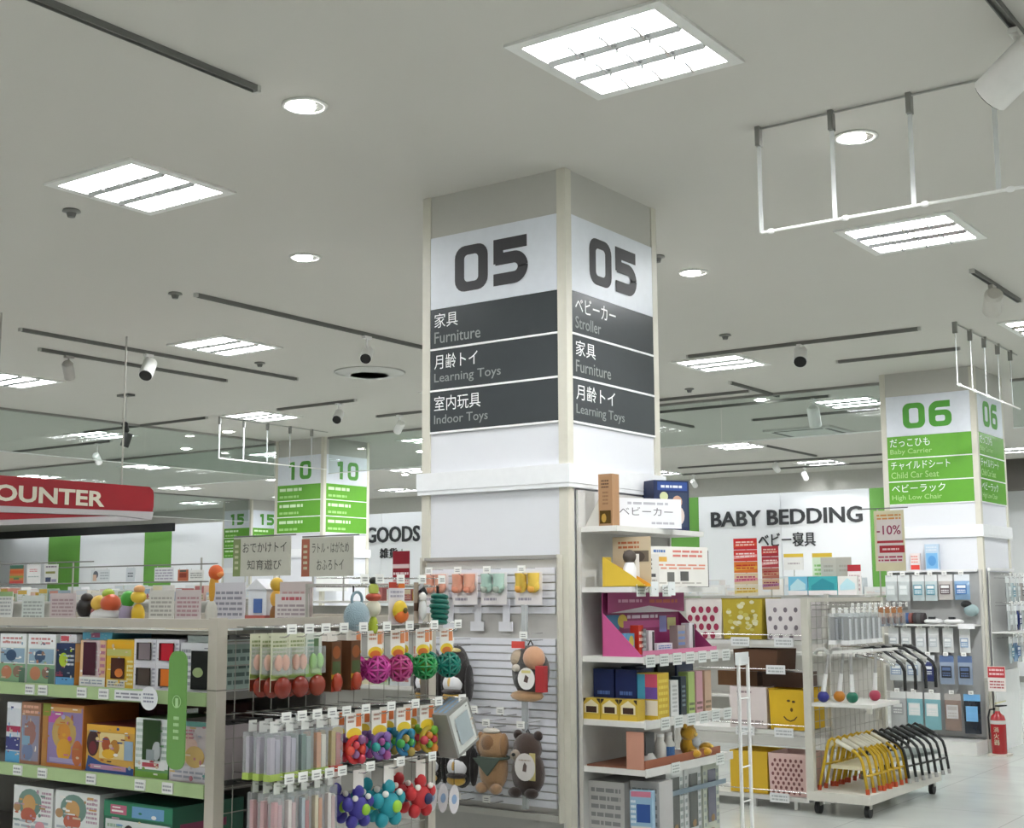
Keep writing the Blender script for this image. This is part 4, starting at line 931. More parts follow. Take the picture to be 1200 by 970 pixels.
for x in (-.10, .09): peg_hook(sp, x, 0, .48, .14, 'y')

# ------------------------------------------------------------ shelves on the right face of the 05 column
XF = -3.83+.014
ss = thing('side_shelf', 'white shelf unit fixed to the right face of the 05 column', 'shelf', (0, 0, 0))
SY0, SY1 = 5.90, 6.86
MB().box(XF, SY0, .10, XF+.012, SY1, 2.10, M('c9c8c4', .5)).build('back_board', ss)
SHL = [(1.905, .25), (1.59, .33), (1.235, .39), (.915, .39), (.68, .39)]
for z, d in SHL:
    MB().box(XF+.0125, SY0, z-.028, XF+d, SY1, z, M('dddcd8', .4)).build('shelf', ss)
for z, d in SHL[2:]:
    MB().box(XF+d+.0005, SY0, z-.035, XF+d+.008, SY1, z+.006, M('d4d3cf', .4)).build('price_rail', ss)
MB().box(XF+.0125, SY0, .07, XF+.40, SY1, .16, M('b4b2ac', .5)).build('base', ss)
for y in (SY0-.012, SY1):
    MB().box(XF+.012, y, .16, XF+.03, y+.012, 1.90, M('c4c2bc', .4)).build('upright', ss)
o = thing('wire_stand', 'slim white wire stand at the far end of the column shelves', 'stand', (-3.44, 7.0, 0))
for dy in (0, .12): MB().cyl((0, dy, .01), (0, dy, 1.19), .011, WPL, 8).build('pole', o)
for k in range(6): MB().cyl((0, 0, .2+.19*k), (0, .12, .2+.19*k), .005, WPL, 6).build('rung', o)
MB().box(-.06, -.04, 0, .06, .16, .01, WPL).build('foot', o); MB().box(.004, -.05, 1.15, .008, .12, 1.22, M('dfe2e2', .4)).build('sign_plate', o)
# price cards clipped to the shelf fronts
def tagrow(z, d, n, y0, y1, col='dde0dd'):
    for k in range(n):
        y = y0+(y1-y0)*k/max(1, n-1)
        mb = MB().box(XF+d+.0085, y-.045, z-.05, XF+d+.011, y+.045, z+.012, M(col, .3)); on_face(mb, (XF+d+.011, y-.045, z-.05), (0, .09, 0), (0, 0, .062), (1, 0, 0), [('l', .1, .15, .9, .85, 3, '9aa09c')], seed=k); mb.build('price_card', ss)
tagrow(1.235, .39, 7, 5.96, 6.80); tagrow(.915, .39, 6, 6.1, 6.80); tagrow(.68, .39, 2, 6.2, 6.7)
tagrow(1.59, .33, 3, 5.98, 6.25)
# top shelf goods
o = thing('bookend', 'white triangular display wedge at the near end of the top shelf', 'wedge', (-3.80, 5.96, 1.905)); MB().prism([(0, 0, 0), (.10, 0, 0), (.10, 0, .17)], (0, .03, 0), M('c9c7c0', .5)).build('wedge', o); MB().box(0, -.005, 0, .10, .035, .004, WPL).build('foot', o)
carton('paper_box', 'tall brown paper box with a small window on the top shelf', None, (-3.665, 5.95, 1.905), (.085, .07, .275), 0, body='a9825e', front=[('l', .2, .72, .75, .9, 3, '5a4028'), ('l', .3, .4, .7, .68, 4, '8a6846')], window=[(.12, .05, .92, .30, '54401f'), (.25, .07, .6, .24, 'b08a3a')])
card('notice_card', 'white notice card with a bold Japanese stroller heading on the top shelf', None, (-3.60, 6.28, 1.906), .43, .16, R(62), 'e6e7ea', [('t', .08, .42, .045, 'ベビーカー', '6a6a70', .34), ('l', .2, .75, .8, .92, 1, 'b4b4bc'), ('l', .55, .1, .9, .25, 1, 'b4b4bc')], stand=None)
carton('baby_carrier_box', 'navy blue package with a white heading and baby photograph on the top shelf', None, (-3.645, 6.63, 1.905), (.23, .13, .285), R(60), body='1f2c50', front=[('r', .1, .8, .95, .97, '2c4a8c'), ('l', .2, .83, .8, .93, 1, 'dfe4f0'), ('r', .42, .08, .95, .76, '33415c'), ('e', .66, .58, .14, .12, 'c49a82'), ('e', .66, .3, .2, .2, 'd4c4bc'), ('e', .28, .68, .12, .09, 'c8d0a0'), ('l', .1, .1, .4, .3, 2, 'b8c0d0')], side=[('r', .1, .1, .9, .9, '3a4a6a')])
# second shelf
o = thing('counter_display', 'yellow counter display tray with slanting sides holding a small bottle', 'display', (-3.55, 5.94, 1.59))
MB().box(-.13, .10, 0, .10, .104, .26, M('c8b79a', .5)).build('back_card', o)
mb = MB(); mb.prism([(-.13, 0, 0), (.13, 0, 0), (.04, 0, .06), (-.13, 0, .155)][::-1], (0, .003, 0), M('d9b83c', .4)); mb.prism([(-.13, .08, 0), (.13, .08, 0), (.04, .08, .05), (-.13, .08, .13)][::-1], (0, .003, 0), M('d99a2e', .4)); mb.box(-.13, .0, 0, .13, .083, .004, M('d9b83c', .4)); mb.box(-.133, 0, 0, -.13, .083, .155, M('e0c34c', .4)); mb.build('tray', o)
mb = on_face(MB(), (-.13, .10, 0), (.23, 0, 0), (0, 0, .26), (0, -1, 0), [('l', .15, .75, .7, .93, 2, 'b0603a'), ('r', .3, .5, .95, .72, '6a5f52'), ('e', .6, .6, .25, .12, '4a4038')]); mb.build('print', o)
o = thing('baby_bottle', 'white baby bottle with a dark hooded cap in the yellow tray', 'bottle', (-3.545, 5.985, 1.595))
MB().lathe([(.0, 0), (.032, 0), (.034, .02), (.034, .09), (.026, .115), (.02, .12)], (0, 0, 0), M('e9e9ec', .3), 16).build('body', o); MB().ball((.0, 0, .15), (.036, .034, .036), M('4c443e', .6), 12, 8).build('cap', o)
carton('goods_box', 'small white box with dark print beside the yellow tray', None, (-3.50, 6.09, 1.59), (.16, .08, .17), R(70), body='d6d4cf', front=[('l', .2, .5, .7, .9, 3, '6a6660'), ('r', .5, .3, .85, .4, '4a4a4c'), ('l', .1, .05, .9, .25, 2, 'a09c98')])
card('notice_card', 'large white price board with orange and red print on the second shelf', None, (-3.50, 6.43, 1.592), .44, .215, R(72), 'e2e0da', [('l', .08, .82, .28, .95, 1, '5a7ab0'), ('l', .4, .72, .9, .94, 2, 'd07a70'), ('r', .08, .62, .3, .74, 'd8a84a'), ('l', .06, .42, .95, .58, 2, 'd8907a'), ('r', .3, .12, .42, .36, '6a6a66'), ('r', .52, .14, .66, .38, '5a5a58'), ('l', .08, .06, .9, .12, 1, 'b0aca4')])
carton('goods_box', 'slim black boxed item standing at the far end of the second shelf', None, (-3.52, 6.74, 1.59), (.10, .07, .205), R(70), body='1c1d1f', front=[('r', .2, .15, .8, .75, '4a4c50'), ('l', .2, .8, .8, .93, 1, '9a9ca0')])
for y, l in ((6.02, 'crumpled clear wobbler tag on the second shelf by the yellow tray'), (6.2, 'clear curled wobbler tag on the second shelf under the price board')):
    o = thing('wobbler', l, 'tag', (XF+.345, y, 1.575)); MB().tube([(0, 0, 0), (.03, 0, .02), (.06, 0, .0)], .003, CLEAR, 5).build('arm', o); MB().box(.05, -.035, -.03, .054, .035, .04, M('e8ecec', .15)).build('plate', o)
# third shelf: magenta display
o = thing('counter_display', 'large magenta counter display with a header board and pink side flap', 'display', (-3.45, 6.36, 1.235), R(90))
MB().box(-.42, .235, 0, .40, .24, .325, M('8f3564', .4)).build('back_board', o)
mb = MB(); mb.prism([(-.42, .20, .22), (.40, .20, .22), (.40, .20, .325), (-.42, .20, .325)], (0, .004, 0), M('9a3a6c', .4)); mb.prism([(-.40, .199, .22), (.38, .199, .22), (0, .199, .255)], (0, .001, 0), M('c9c2c6', .4)); mb.build('header', o)
mb = on_face(MB(), (-.42, .20, .22), (.82, 0, 0), (0, 0, .105), (0, -1, 0), [('l', .12, .45, .42, .75, 1, 'd8a8c0'), ('l', .52, .4, .9, .75, 1, 'b8604a')]); mb.build('header_print', o)
for sx, c in ((-.42, 'c4578e'), (.397, '8f3564')): MB().prism([(sx, .0, 0), (sx, .235, 0), (sx, .235, .22)], (.003, 0, 0), M(c, .4)).build('side_flap', o)
MB().box(-.417, 0, 0, .397, .235, .006, M('8f3564', .4)).build('floor_card', o); MB().box(-.417, 0, .0, .397, .004, .03, M('cf7a9c', .4)).build('front_lip', o)
mb = on_face(MB(), (-.42, .235, 0), (.82, 0, 0), (0, 0, .22), (0, -1, 0), [('r', .04, .6, .2, .95, '4a8ab4'), ('e', .24, .8, .06, .16, 'd8c04a'), ('r', .25, .62, .75, .8, 'c05a90'), ('l', .3, .82, .7, .98, 1, 'e0d0dc'), ('r', .72, .5, .82, .9, '8a8cc0'), ('r', .83, .55, .95, .85, 'c8c88a')]); mb.build('back_print', o)
packs = [(-.28, 'c8321e', 'upright red pouch in the magenta display', .15, .05), (-.17, 'e2dfe0', 'white carton with a black stripe in the magenta display', .12, .06), (-.03, 'dcdce2', 'tilted white and blue pack lying in the magenta display', .05, .17), (.16, '9a8f8a', 'grey windowed pack in the magenta display', .14, .09), (.28, 'd6d4d6', 'white pack with black spine in the magenta display', .15, .06)]
for x, c, l, h, w in packs:
    q = carton('gift_pack', l, None, (-3.45-.09, 6.36+x, 1.2415), (w, .05, h), R(90), body=c, front=[('r', .6, .05, .95, .95, '3a3436')] if 'black' in l else [('l', .1, .2, .9, .85, 3, 'f0c8b8' if 'red' in l else '6a8ac0')])
carton('gift_pack', 'blue and yellow pack at the near end of the magenta display', None, (-3.55, 5.99, 1.2415), (.08, .05, .11), R(90), body='5a94b8', front=[('e', .6, .6, .3, .3, 'c8b84a'), ('r', 0, 0, 1, .3, '7a7a86')])
carton('gift_pack', 'small grey pack behind the pink flap of the magenta display', None, (-3.54, 6.11, 1.2415), (.05, .05, .13), R(90), body='8a8f8e', front=[('l', .1, .1, .9, .9, 4, 'b8c0bc')])
# fourth shelf
for k, (x, l) in enumerate(((-3.735, 'dark blue carton nearest the column on the fourth shelf'), (-3.60, 'dark blue carton in the middle of the fourth shelf row'))):
    carton('goods_carton', l, 'dark blue cartons on the fourth shelf', (x, 6.02, .915), (.125, .16, .25), 0, body='1a2a5e', front=[('l', .2, .3, .8, .6, 2, '5a7ac0'), ('r', 0, 0, 1, .1, 'c8c4bc')])
for k, x in enumerate((-3.755, -3.645, -3.535)):
    carton('snack_carton', ['yellow snack carton with a house shaped front beside the column', 'yellow snack carton with a house shaped front in the middle of three', 'yellow snack carton with a house shaped front under the blue and red carton'][k], 'yellow cartons on the fourth shelf', (x, 5.93, .915), (.105, .08, .105), 0, body='c9ab3e', front=[('p', [(.1, .3), (.9, .3), (.9, .7), (.5, .95), (.1, .7)], 'e0d6b4'), ('r', .2, .32, .8, .62, '3a2418'), ('r', 0, 0, 1, .22, 'd2b23c'), ('p', [(0, .75), (.18, .95), (.18, 1), (0, 1)], '2c2016'), ('p', [(1, .75), (.82, .95), (.82, 1), (1, 1)], '2c2016')])
carton('goods_carton', 'cyan, violet and red carton with yellow edges on the fourth shelf', None, (-3.485, 6.03, .915), (.13, .12, .235), 0, body='c9a82c', front=[('r', 0, .45, .45, .98, '4aa4c4'), ('r', .45, .7, 1, .98, 'c8506a'), ('r', .45, .45, 1, .7, '6a4a9a'), ('r', 0, .1, 1, .42, 'd8d0c0')], side=[('l', .1, .1, .9, .9, 6, 'e0cc5a')])
lab4 = [(6.13, '8a9aa8', .055, .20, 'white and blue tooth brush pack on the fourth shelf front', [('r', .2, .1, .8, .5, '3a78b8'), ('r', .1, .55, .9, .95, 'd8dcd4')]), (6.20, '3c3a3a', .06, .17, 'dark charcoal slim box on the fourth shelf front', [('l', .2, .2, .8, .8, 4, '6a6866')]), (6.30, 'dcdedc', .085, .185, 'plain white upright box on the fourth shelf front', [('l', .2, .1, .8, .9, 7, 'b4b8b6')]), (6.40, '26323a', .06, .20, 'dark teal slim box right of the white upright box', [('l', .2, .2, .8, .8, 5, '7a8a90')]), (6.49, 'a9bf72', .07, .22, 'lime green picture board on the fourth shelf front', [('l', .1, .05, .9, .3, 2, '6a7058')]), (6.58, 'cf9fa6', .075, .22, 'pink picture board on the fourth shelf front', [('l', .1, .05, .9, .3, 2, '7a6058')]), (6.68, 'c4a58c', .075, .22, 'tan picture board on the fourth shelf front', [('l', .1, .05, .9, .3, 2, '7a6a50')])]
for y, c, w, h, l, a in lab4: carton('goods_box', l, None, (-3.47, y, .915), (w, .06, h), R(90), body=c, front=a)
for k, y in enumerate((6.22, 6.45, 6.66)):
    carton('goods_box', ['navy box at the back of the fourth shelf behind the white upright box', 'black box at the back of the fourth shelf', 'navy and white striped box at the back of the fourth shelf'][k], None, (-3.60, y, .915), (.19, .09, .26), R(90), body=['1c2440', '141618', '2a3a60'][k], front=[('l', .1, .3, .9, .7, 3, '8a94b0')])
# fifth shelf: brown tray
o = thing('display_tray', 'brown wooden display tray with a pink end board on the fifth shelf', 'tray', (-3.44, 6.32, .68), R(90))
MB().box(-.40, 0, 0, .42, .34, .008, M('7a4a36', .5)).build('floor_board', o); MB().box(-.40, -.006, 0, .42, 0, .045, M('96583c', .5)).build('front_board', o); MB().box(-.405, 0, .0, -.40, .10, .185, M('c08c78', .5)).build('end_board', o)
o = thing('monitor', 'dark grey baby monitor with a white round base in the brown tray', 'monitor', (-3.50, 6.05, .689)); MB().box(-.03, -.045, .05, .02, .045, .16, M('4c4c4c', .4)).build('screen', o); MB().lathe([(.0, 0), (.05, 0), (.052, .03), (.03, .06), (.02, .06)], (0, 0, 0), M('d8d8d6', .4), 14).build('base', o)
for k, (y, l) in enumerate(((6.17, 'white lidded bottle in the brown tray beside the monitor'), (6.26, 'white bottle with a blue label in the brown tray beside the yellow toy'))):
    o = thing('bottle', l, 'bottle', (-3.49, y, .689)); MB().lathe([(0, 0), (.03, 0), (.032, .01), (.032, .09), (.02, .11), (.018, .13)], (0, 0, 0), M('e0ddd6', .35), 14).build('body', o); MB().cyl((0, 0, .13), (0, 0, .145), .02, WPL, 12).build('cap', o)
    if k: MB().cyl((0, 0, .025), (0, 0, .075), .0328, M('4a78b4', .4), 14, cap=False).build('label_band', o)
o = thing('plush_toy', 'yellow plush toy with a grey bib sitting in the brown tray', 'plush toy', (-3.48, 6.50, .689), R(90)); PLY = M('d2a028', .9, kind='plush')
mb = MB(); mb.ball((0, .02, .055), (.055, .045, .055), PLY, 14, 10); mb.ball((-.02, .01, .125), (.048, .042, .042), PLY, 14, 10); mb.build('body', o)
for k in (-1, 1): MB().ball((-.02+k*.036, .01, .16), (.016, .012, .016), PLY, 8, 6).build('ear', o); MB().ball((k*.06+.01, -.04, .022), (.026, .04, .022), PLY, 10, 8).build('leg', o)
MB().ball((.01, -.02, .075), (.04, .02, .03), M('b8bcc0', .7), 10, 8).build('bib', o); MB().ball((-.02, -.032, .118), (.016, .012, .012), M('e0c070', .8), 8, 6).build('muzzle', o)
o = thing('plush_toy', 'small yellow round plush at the end of the brown tray', 'plush toy', (-3.48, 6.66, .689)); MB().ball((0, 0, .03), (.04, .045, .03), PLY, 12, 8).build('body', o); MB().ball((.03, .0, .035), (.014, .02, .014), M('e6c85a', .8), 8, 6).build('snout', o)
# lowest level
carton('goods_carton', 'big white carton with fine grey print below the fifth shelf', None, (-3.70, 5.97, .16), (.22, .7, .44), 0, body='c2c0bd', front=[('l', .1, .3, .9, .95, 7, '8a8a8a')])
carton('goods_carton', 'white lined carton beside the light blue pack on the lowest level', None, (-3.50, 6.02, .16), (.17, .14, .45), 0, body='b9b7b6', front=[('l', .08, .5, .92, .95, 5, '858585')])
o = carton('light_blue_pack', 'light blue upright pack with a dark blue square and pink heading', None, (-3.455, 5.905, .335), (.115, .05, .245), R(12), body='93b4cc', front=[('r', .05, .88, .95, .99, 'c8788e'), ('r', .3, .38, .92, .74, '2a4f92'), ('r', .04, .0, .96, .3, 'd8d2c4'), ('l', .04, .34, .26, .84, 5, 'dfe6ea')], cat='box')
carton('goods_carton', 'plain grey box carrying the light blue pack', None, (-3.455, 5.90, .16), (.12, .06, .174), R(12), body='9a9a98')
for k, y in enumerate((6.26, 6.46, 6.67)):
    carton('goods_carton', ['white carton with a tall dark window, first behind the light blue pack', 'white carton with a tall dark window, middle of three', 'greenish white carton with a tall dark window, by the wire stand'][k], 'white windowed cartons on the lowest level', (-3.46, y, .16), (.185, .10, .475), R(90), body=['d4d6d4', 'd2d4d3', 'bfc4b4'][k], front=[('l', .04, .3, .16, .95, 8, '8e9696'), ('l', .82, .3, .97, .95, 8, '8e9696'), ('e', .5, .22, .3, .07, 'a88a6a'), ('l', .1, .04, .9, .14, 2, 'a8a0a0')], window=[(.24, .36, .74, .94, '5c5e5a' if k < 2 else '6a6a78'), (.4, .36, .62, .44, '8a6a3a')])
MB().box(-3.445, 5.95, .52, -3.435, 6.80, .545, M('7a8a94', .5)).build('lower_price_rail', ss)
# ------------------------------------------------------------ storage bin rack behind the column shelves
bs = thing('bin_rack', 'white three tier rack of fabric storage bins behind the column shelves', 'rack', (0, 0, 0))
BX0, BX1, BY0, BY1 = -5.35, -4.0, 9.22, 9.68
for z in (1.215, .565, .095):
    MB().box(BX0, BY0, z-.035, BX1, BY1, z-.005, M('d6d5d0', .45)).build('shelf', bs)
    MB().cyl((BX0, BY0-.012, z+.035), (BX1, BY0-.012, z+.035), .004, CHROME, 6).build('guard_wire', bs)
for x in (BX0+.02, -4.70, BX1-.03):
    MB().box(x, BY1+.002, 0, x+.03, BY1+.03, 1.55, M('cfcdc6', .45)).build('post', bs)
for x in (-4.46, -4.13, -5.2):
    for y in (BY0+.03, BY1-.06): MB().box(x, y, 0, x+.028, y+.028, .06, M('dcdcd8', .45)).build('foot', bs)
for x, z in ((-4.50, 1.20), (-4.15, 1.20), (-4.22, 1.0), (-4.48, .55), (-4.17, .55), (-4.22, .085)):
    mb = MB().box(x-.075, BY0-.022, z-.035, x+.075, BY0-.017, z+.03, M('e2e3e3', .35)); on_face(mb, (x-.075, BY0-.022, z-.035), (.15, 0, 0), (0, 0, .065), (0, -1, 0), [('l', .1, .15, .9, .85, 2, 'b0b4b4')]); mb.build('price_card', bs)
MB().cyl((BX0, BY0-.012, 1.0), (BX1, BY0-.012, 1.0), .003, CHROME, 6).build('card_wire', bs)
def bin_(label, x, z, w, h, body, art=(), taper=.93, rim=None, d=.34):
    o = thing('storage_bin', label, 'storage bin', (x, BY0+.02, z), 0, 'fabric storage bins on the white rack')
    a = w/2; b = a*taper; t = .006; mb = MB()
    v = [(-b, 0, 0), (b, 0, 0), (b, d, 0), (-b, d, 0), (-a, 0, h), (a, 0, h), (a, d, h), (-a, d, h), (-a+t, t, h), (a-t, t, h), (a-t, d-t, h), (-a+t, d-t, h), (-b+t, t, t), (b-t, t, t), (b-t, d-t, t), (-b+t, d-t, t)]
    mb.add(v, [(3,2,1,0), (0,1,5,4), (1,2,6,5), (2,3,7,6), (3,0,4,7), (4,5,9,8), (5,6,10,9), (6,7,11,10), (7,4,8,11)], M(body, .7)); mb.add(v[8:], [(0,1,5,4)[::1], (1,2,6,5), (2,3,7,6), (3,0,4,7), (4,5,6,7)], M(body, .7)); mb.build('shell', o)
    if art:
        on_face(MB(), (-b, 0, 0), (2*b, 0, 0), (0, 0, h), (0, -1, 0), art, seed=5).build('front_print', o)
    if rim: MB().tube([(-a, 0, h), (a, 0, h), (a, d, h), (-a, d, h)], .006, M(rim, .7), 6, True).build('rim', o)
    return o
dots = lambda nx, ny, r, c, st=1: [('e', .06+(i+.5*(j % 2)*st)*.88/nx+.03, .08+j*.86/ny, r, r*1.15, c) for j in range(ny) for i in range(nx)]
bin_('white storage bin with large crimson polka dots on the top tier', -4.82, 1.215, .31, .30, 'ded6d2', dots(4, 4, .075, '9c2a4c'), rim='d0c6c0')
bin_('mustard yellow patterned storage bin on the top tier', -4.50, 1.215, .33, .30, 'b5a02e', [('e', g_[0], g_[1], g_[2], g_[2]*.7, g_[3]) for g_ in [(rng.uniform(.1, .9), rng.uniform(.08, .92), rng.uniform(.04, .09), rng.choice(['d2cc9a', 'c4b85a', '9a8a2a', 'd8d4b4'])) for _ in range(34)]], rim='a8942c')
bin_('white storage bin with small grey motifs on the top tier', -4.155, 1.215, .30, .30, 'd9d3d3', dots(3, 4, .055, '7a7078'))
bin_('plain pale pink storage bin on the middle tier', -4.47, .565, .30, .30, 'd8ccc9', [('l', .2, .82, .6, .92, 1, '9a8488'), ('l', .05, .06, .9, .2, 2, '8a7c7c')], taper=1)
bin_('bright yellow storage bin with a printed smiling face on the middle tier', -4.15, .565, .30, .29, 'd9b01e', [('e', .52, .72, .05, .03, '5a4410'), ('e', .66, .70, .05, .03, '5a4410'), ('p', [(.36, .32), (.44, .24), (.56, .20), (.68, .24), (.76, .33), (.73, .34), (.66, .27), (.56, .235), (.46, .27), (.39, .34)], '5a4410'), ('e', .6, .5, .04, .05, '6a5014')], rim='c49c18')
bin_('plain yellow storage bin on the bottom tier', -4.48, .095, .30, .30, 'd2ab28', taper=1)
bin_('pale pink storage bin with rows of brown marks on the bottom tier', -4.17, .095, .30, .30, 'd9b9b2', dots(6, 8, .038, '7a4a48'))
bin_('brown plastic wrapped storage bin lying in the gap under the top tier', -4.40, .98, .36, .16, '5a3a24')
for k, x in enumerate((-4.62, -4.25)):
    carton('storage_box', ['folded brown carton in the gap under the top tier, left', 'folded dark brown carton behind the price card on the rack'][k].replace(', left', ''), None, (x, BY0+.16, .86+.0), (.33, .26, .11), 0, body=['6a4526', '4a3020'][k])
# red sale banners rising above the bins
def banner(x0, x1, z0, z1, y, label, cols):
    o = thing('sale_banner', label, 'sale banner', ((x0+x1)/2, y, z0)); w = x1-x0; h = z1-z0; n = len(cols)
    MB().cyl((0, .012, -(z0-1.215)), (0, .012, h), .006, STEEL, 6).build('pole', o); MB().box(-.05, -.03, -(z0-1.215), .05, .05, -(z0-1.215)+.006, STEEL).build('foot', o)
    for k, (c, a) in enumerate(cols):
        zb = h-h*(k+1)/n+.004; zt = h-h*k/n
        mb = MB().box(-w/2, -.003, zb, w/2, .003, zt, M(c, .4)); on_face(mb, (-w/2, -.003, zb), (w, 0, 0), (0, 0, zt-zb), (0, -1, 0), a, seed=k); mb.build('card', o)
    return o
RA = lambda c1, c2: [('p', [(0, .2), (1, .35), (1, .6), (0, .5)], c1), ('l', .1, .3, .9, .8, 2, c2)]
banner(-4.74, -4.54, 1.53, 1.985, 9.62, 'tall bright red and orange sale banner above the polka dot bin', [('cc2226', RA('d8502c', 'f0d0c0')), ('d43a34', RA('e89a9a', 'f4e0dc')), ('d8742a', RA('e0a83a', 'c03020')), ('d8c2a0', RA('d88a9a', 'b0406a')), ('d9d2bc', RA('e0cc7a', 'c8a03a'))])
banner(-4.50, -4.36, 1.58, 1.92, 9.62, 'narrower dark red sale banner beside the bright red one', [('a82430', RA('c8403a', 'e0c0b0')), ('b03a44', RA('d89a9a', 'f0dcd8')), ('b0685a', RA('c89a7a', 'a03030')), ('c9a88a', RA('a87aa0', '8a3a5a'))])
for i, (x, c, l, w, h) in enumerate([(-4.50, 'e0dcd8', 'white flat pack standing behind the mustard bin', .16, .10), (-4.33, '8a7a68', 'brown boxed item behind the white dotted bin', .14, .10), (-4.20, '4a4a50', 'dark grey boxed item behind the white dotted bin', .10, .10)]):
    pass
# ------------------------------------------------------------ rolling chair cart
ct = thing('rolling_rack', 'ivory rolling rack with wheels, mesh back and stacked baby chairs', 'rack', (0, 0, 0))
CX0, CX1, CY0, CY1 = -3.965, -3.50, 9.10, 10.62
PM = M('c9c6ba', .45)
MB().box(CX0, CY0, .10, CX1, CY1, .165, M('d2cfc5', .45)).build('platform', ct)
for x in (CX0+.05, CX1-.05):
    for y in (CY0+.09, CY1-.08):
        w = MB(); w.cyl((x-.016, y, .046), (x+.016, y, .046), .045, BLACK, 16); w.build('wheel', ct); MB().box(x-.022, y-.02, .06, x+.022, y+.02, .099, STEEL).build('fork', ct)
for y in (CY0, CY1-.05): MB().box(CX0, y, .165, CX0+.055, y+.05, 1.52, PM).build('post', ct)
MB().box(CX0, CY0+.05, 1.49, CX0+.05, CY1-.05, 1.52, PM).build('top_rail', ct)
mb = MB()
for k in range(16): mb.cyl((CX0+.03, CY0+.05, .22+.083*k), (CX0+.03, CY1-.05, .22+.083*k), .0025, WIRE, 5)
for k in range(15): mb.cyl((CX0+.034, CY0+.1+.097*k, .17), (CX0+.034, CY0+.1+.097*k, 1.49), .0025, WIRE, 5)
mb.build('wire_mesh', ct)['kind'] = 'stuff'
MB().box(CX0+.06, CY0, .755, -3.46, CY0+.55, .78, M('dbdad4', .45)).build('shelf', ct)
MB().box(-3.50, CY0+.0, .72, -3.47, CY0+.03, .754, PM).build('shelf_edge', ct)
wp = pk_tube('handle_pack', 'white hanging pack with dark slotted stripes on the rolling rack', 'hanging pack', '747274', 'dcdce0', 'ececec', .10, .05, .24)
for k in range(6):
    y = 9.22+.115*k; peg_hook(ct, CX0+.04, y, 1.435, .30)
    for j in range(2): wp((CX0+.30-.1*j, y, 1.43), R(90), group='white packs hanging on the rolling rack')
ob = pk_blister('shoe_pack', 'orange and brown shoe pack on the far hooks of the rolling rack', 'hanging pack', 'b8763e', '6a3f34', None, [('r', 0, 0, 1, .4, '3a4a6a')], .10, .15)
for k, y in enumerate((9.98, 10.12, 10.26, 10.40)): peg_hook(ct, CX0+.04, y, 1.435, .28); ob((CX0+.27, y, 1.43), R(90), group='shoe packs on the rolling rack')
def push_toy(x, y, c, label, lean, handle=True):
    o = thing('push_toy', label, 'push toy', (x, y, .781))
    MB().ball((0, 0, .04), (.042, .042, .04), M(c, .3), 14, 10).build('ball', o)
    MB().cyl((0, 0, .07), (lean*.5, .0, .20), .018, M('e4e4e2', .3), 10, r2=.014).build('grip', o)
    MB().cyl((lean*.5, 0, .20), (lean, 0, .34), .011, M('a9a8a6', .4), 8).build('stick', o)
    if handle:
        MB().prism([(lean-.13, -.012, .34), (lean+.16, -.012, .365), (lean+.16, -.012, .385), (lean-.13, -.012, .362)], (0, .024, 0), M('ecece8', .35)).build('handle', o)
    else: MB().tube([(lean, 0, .34), (lean-.03, 0, .375), (lean-.08, 0, .37), (lean-.10, 0, .34)], .014, M('c8c8c4', .3), 8).build('handle', o)
push_toy(-3.84, 9.16, '1f2580', 'push toy with a dark blue ball on the rack shelf', .05, False)
push_toy(-3.76, 9.26, 'c07a1e', 'push toy with an amber ball on the rack shelf', .04, False)
push_toy(-3.64, 9.20, '0f6a52', 'white T handled push toy with a dark green ball on the rack shelf', -.0)
push_toy(-3.58, 9.48, 'a83a52', 'white T handled push toy with a raspberry ball on the rack shelf', .02)
def chair_proto(name, label, tube_c, pad_c, tip_c, seat_c):
    o = thing(name, label, 'chair'); T_ = M(tube_c, .3, .1)
    for s in (-1, 1):
        y = s*.125
        p = [(-.185, y, .02), (-.16, y, .12), (-.115, y, .30), (-.10, y, .345), (-.075, y, .365), (.02, y, .325), (.11, y, .275), (.145, y, .24), (.16, y, .19), (.185, y, .02)]
        MB().tube(p, .0115, T_, 8).build('side_frame', o)
        MB().tube([(-.04, y, .352), (.08, y, .295)], .0165, M(pad_c, .4), 8).build('armrest', o)
        for x in (-.187, .187): MB().cyl((x, y, 0), (x*.985, y, .035), .015, M(tip_c, .5), 8).build('rubber_tip', o)
    for a, b in (((-.145, -.113, .18), (-.145, .113, .18)), ((.17, -.113, .12), (.17, .113, .12))): MB().cyl(a, b, .008, T_, 8).build('cross_tube', o)
    MB().box(-.10, -.105, .155, .13, .105, .18, M(seat_c, .5)).build('seat', o)
    mb = MB(); mb.tube([(-.118, -.11, .30), (-.135, -.05, .315), (-.14, 0, .32), (-.135, .05, .315), (-.118, .11, .30)], .022, M(seat_c, .5), 8); mb.build('backrest', o)
    return Proto(o)
yc = chair_proto('baby_chair', 'yellow tubular baby chair with white armrests and red rubber tips', 'c9a51e', 'e6e2d2', 'c2502a', 'd8cfae')
bc = chair_proto('baby_chair', 'black tubular baby chair with chrome legs behind the yellow chairs', '2a2c2c', '1c1e1e', 'b0b0ae', '9aa49e')
for k in range(5): yc((-3.705, 9.29+.118*k, .166+.0), R(-6), group='nested yellow baby chairs')
for k in range(5): bc((-3.66+.012*k, 9.99+.115*k, .166), R(-4), group='nested black baby chairs')
o = thing('folding_frame', 'black folding tube frame with a white grip slung on the rolling rack', 'frame'); 
MB().tube([(-.18, 0, 0), (-.02, 0, .03), (.06, 0, .01), (.19, 0, -.09), (.21, 0, -.14), (.21, 0, -.28)], .013, M('26282a', .35), 8).build('tube', o); MB().tube([(-.16, 0, -.03), (.0, 0, -.045), (.14, 0, -.10)], .012, CHROME, 8).build('brace', o); MB().tube([(.05, 0, -.02), (.15, 0, -.07)], .018, M('e2e2de', .4), 8).build('grip', o)
o = Proto(o)
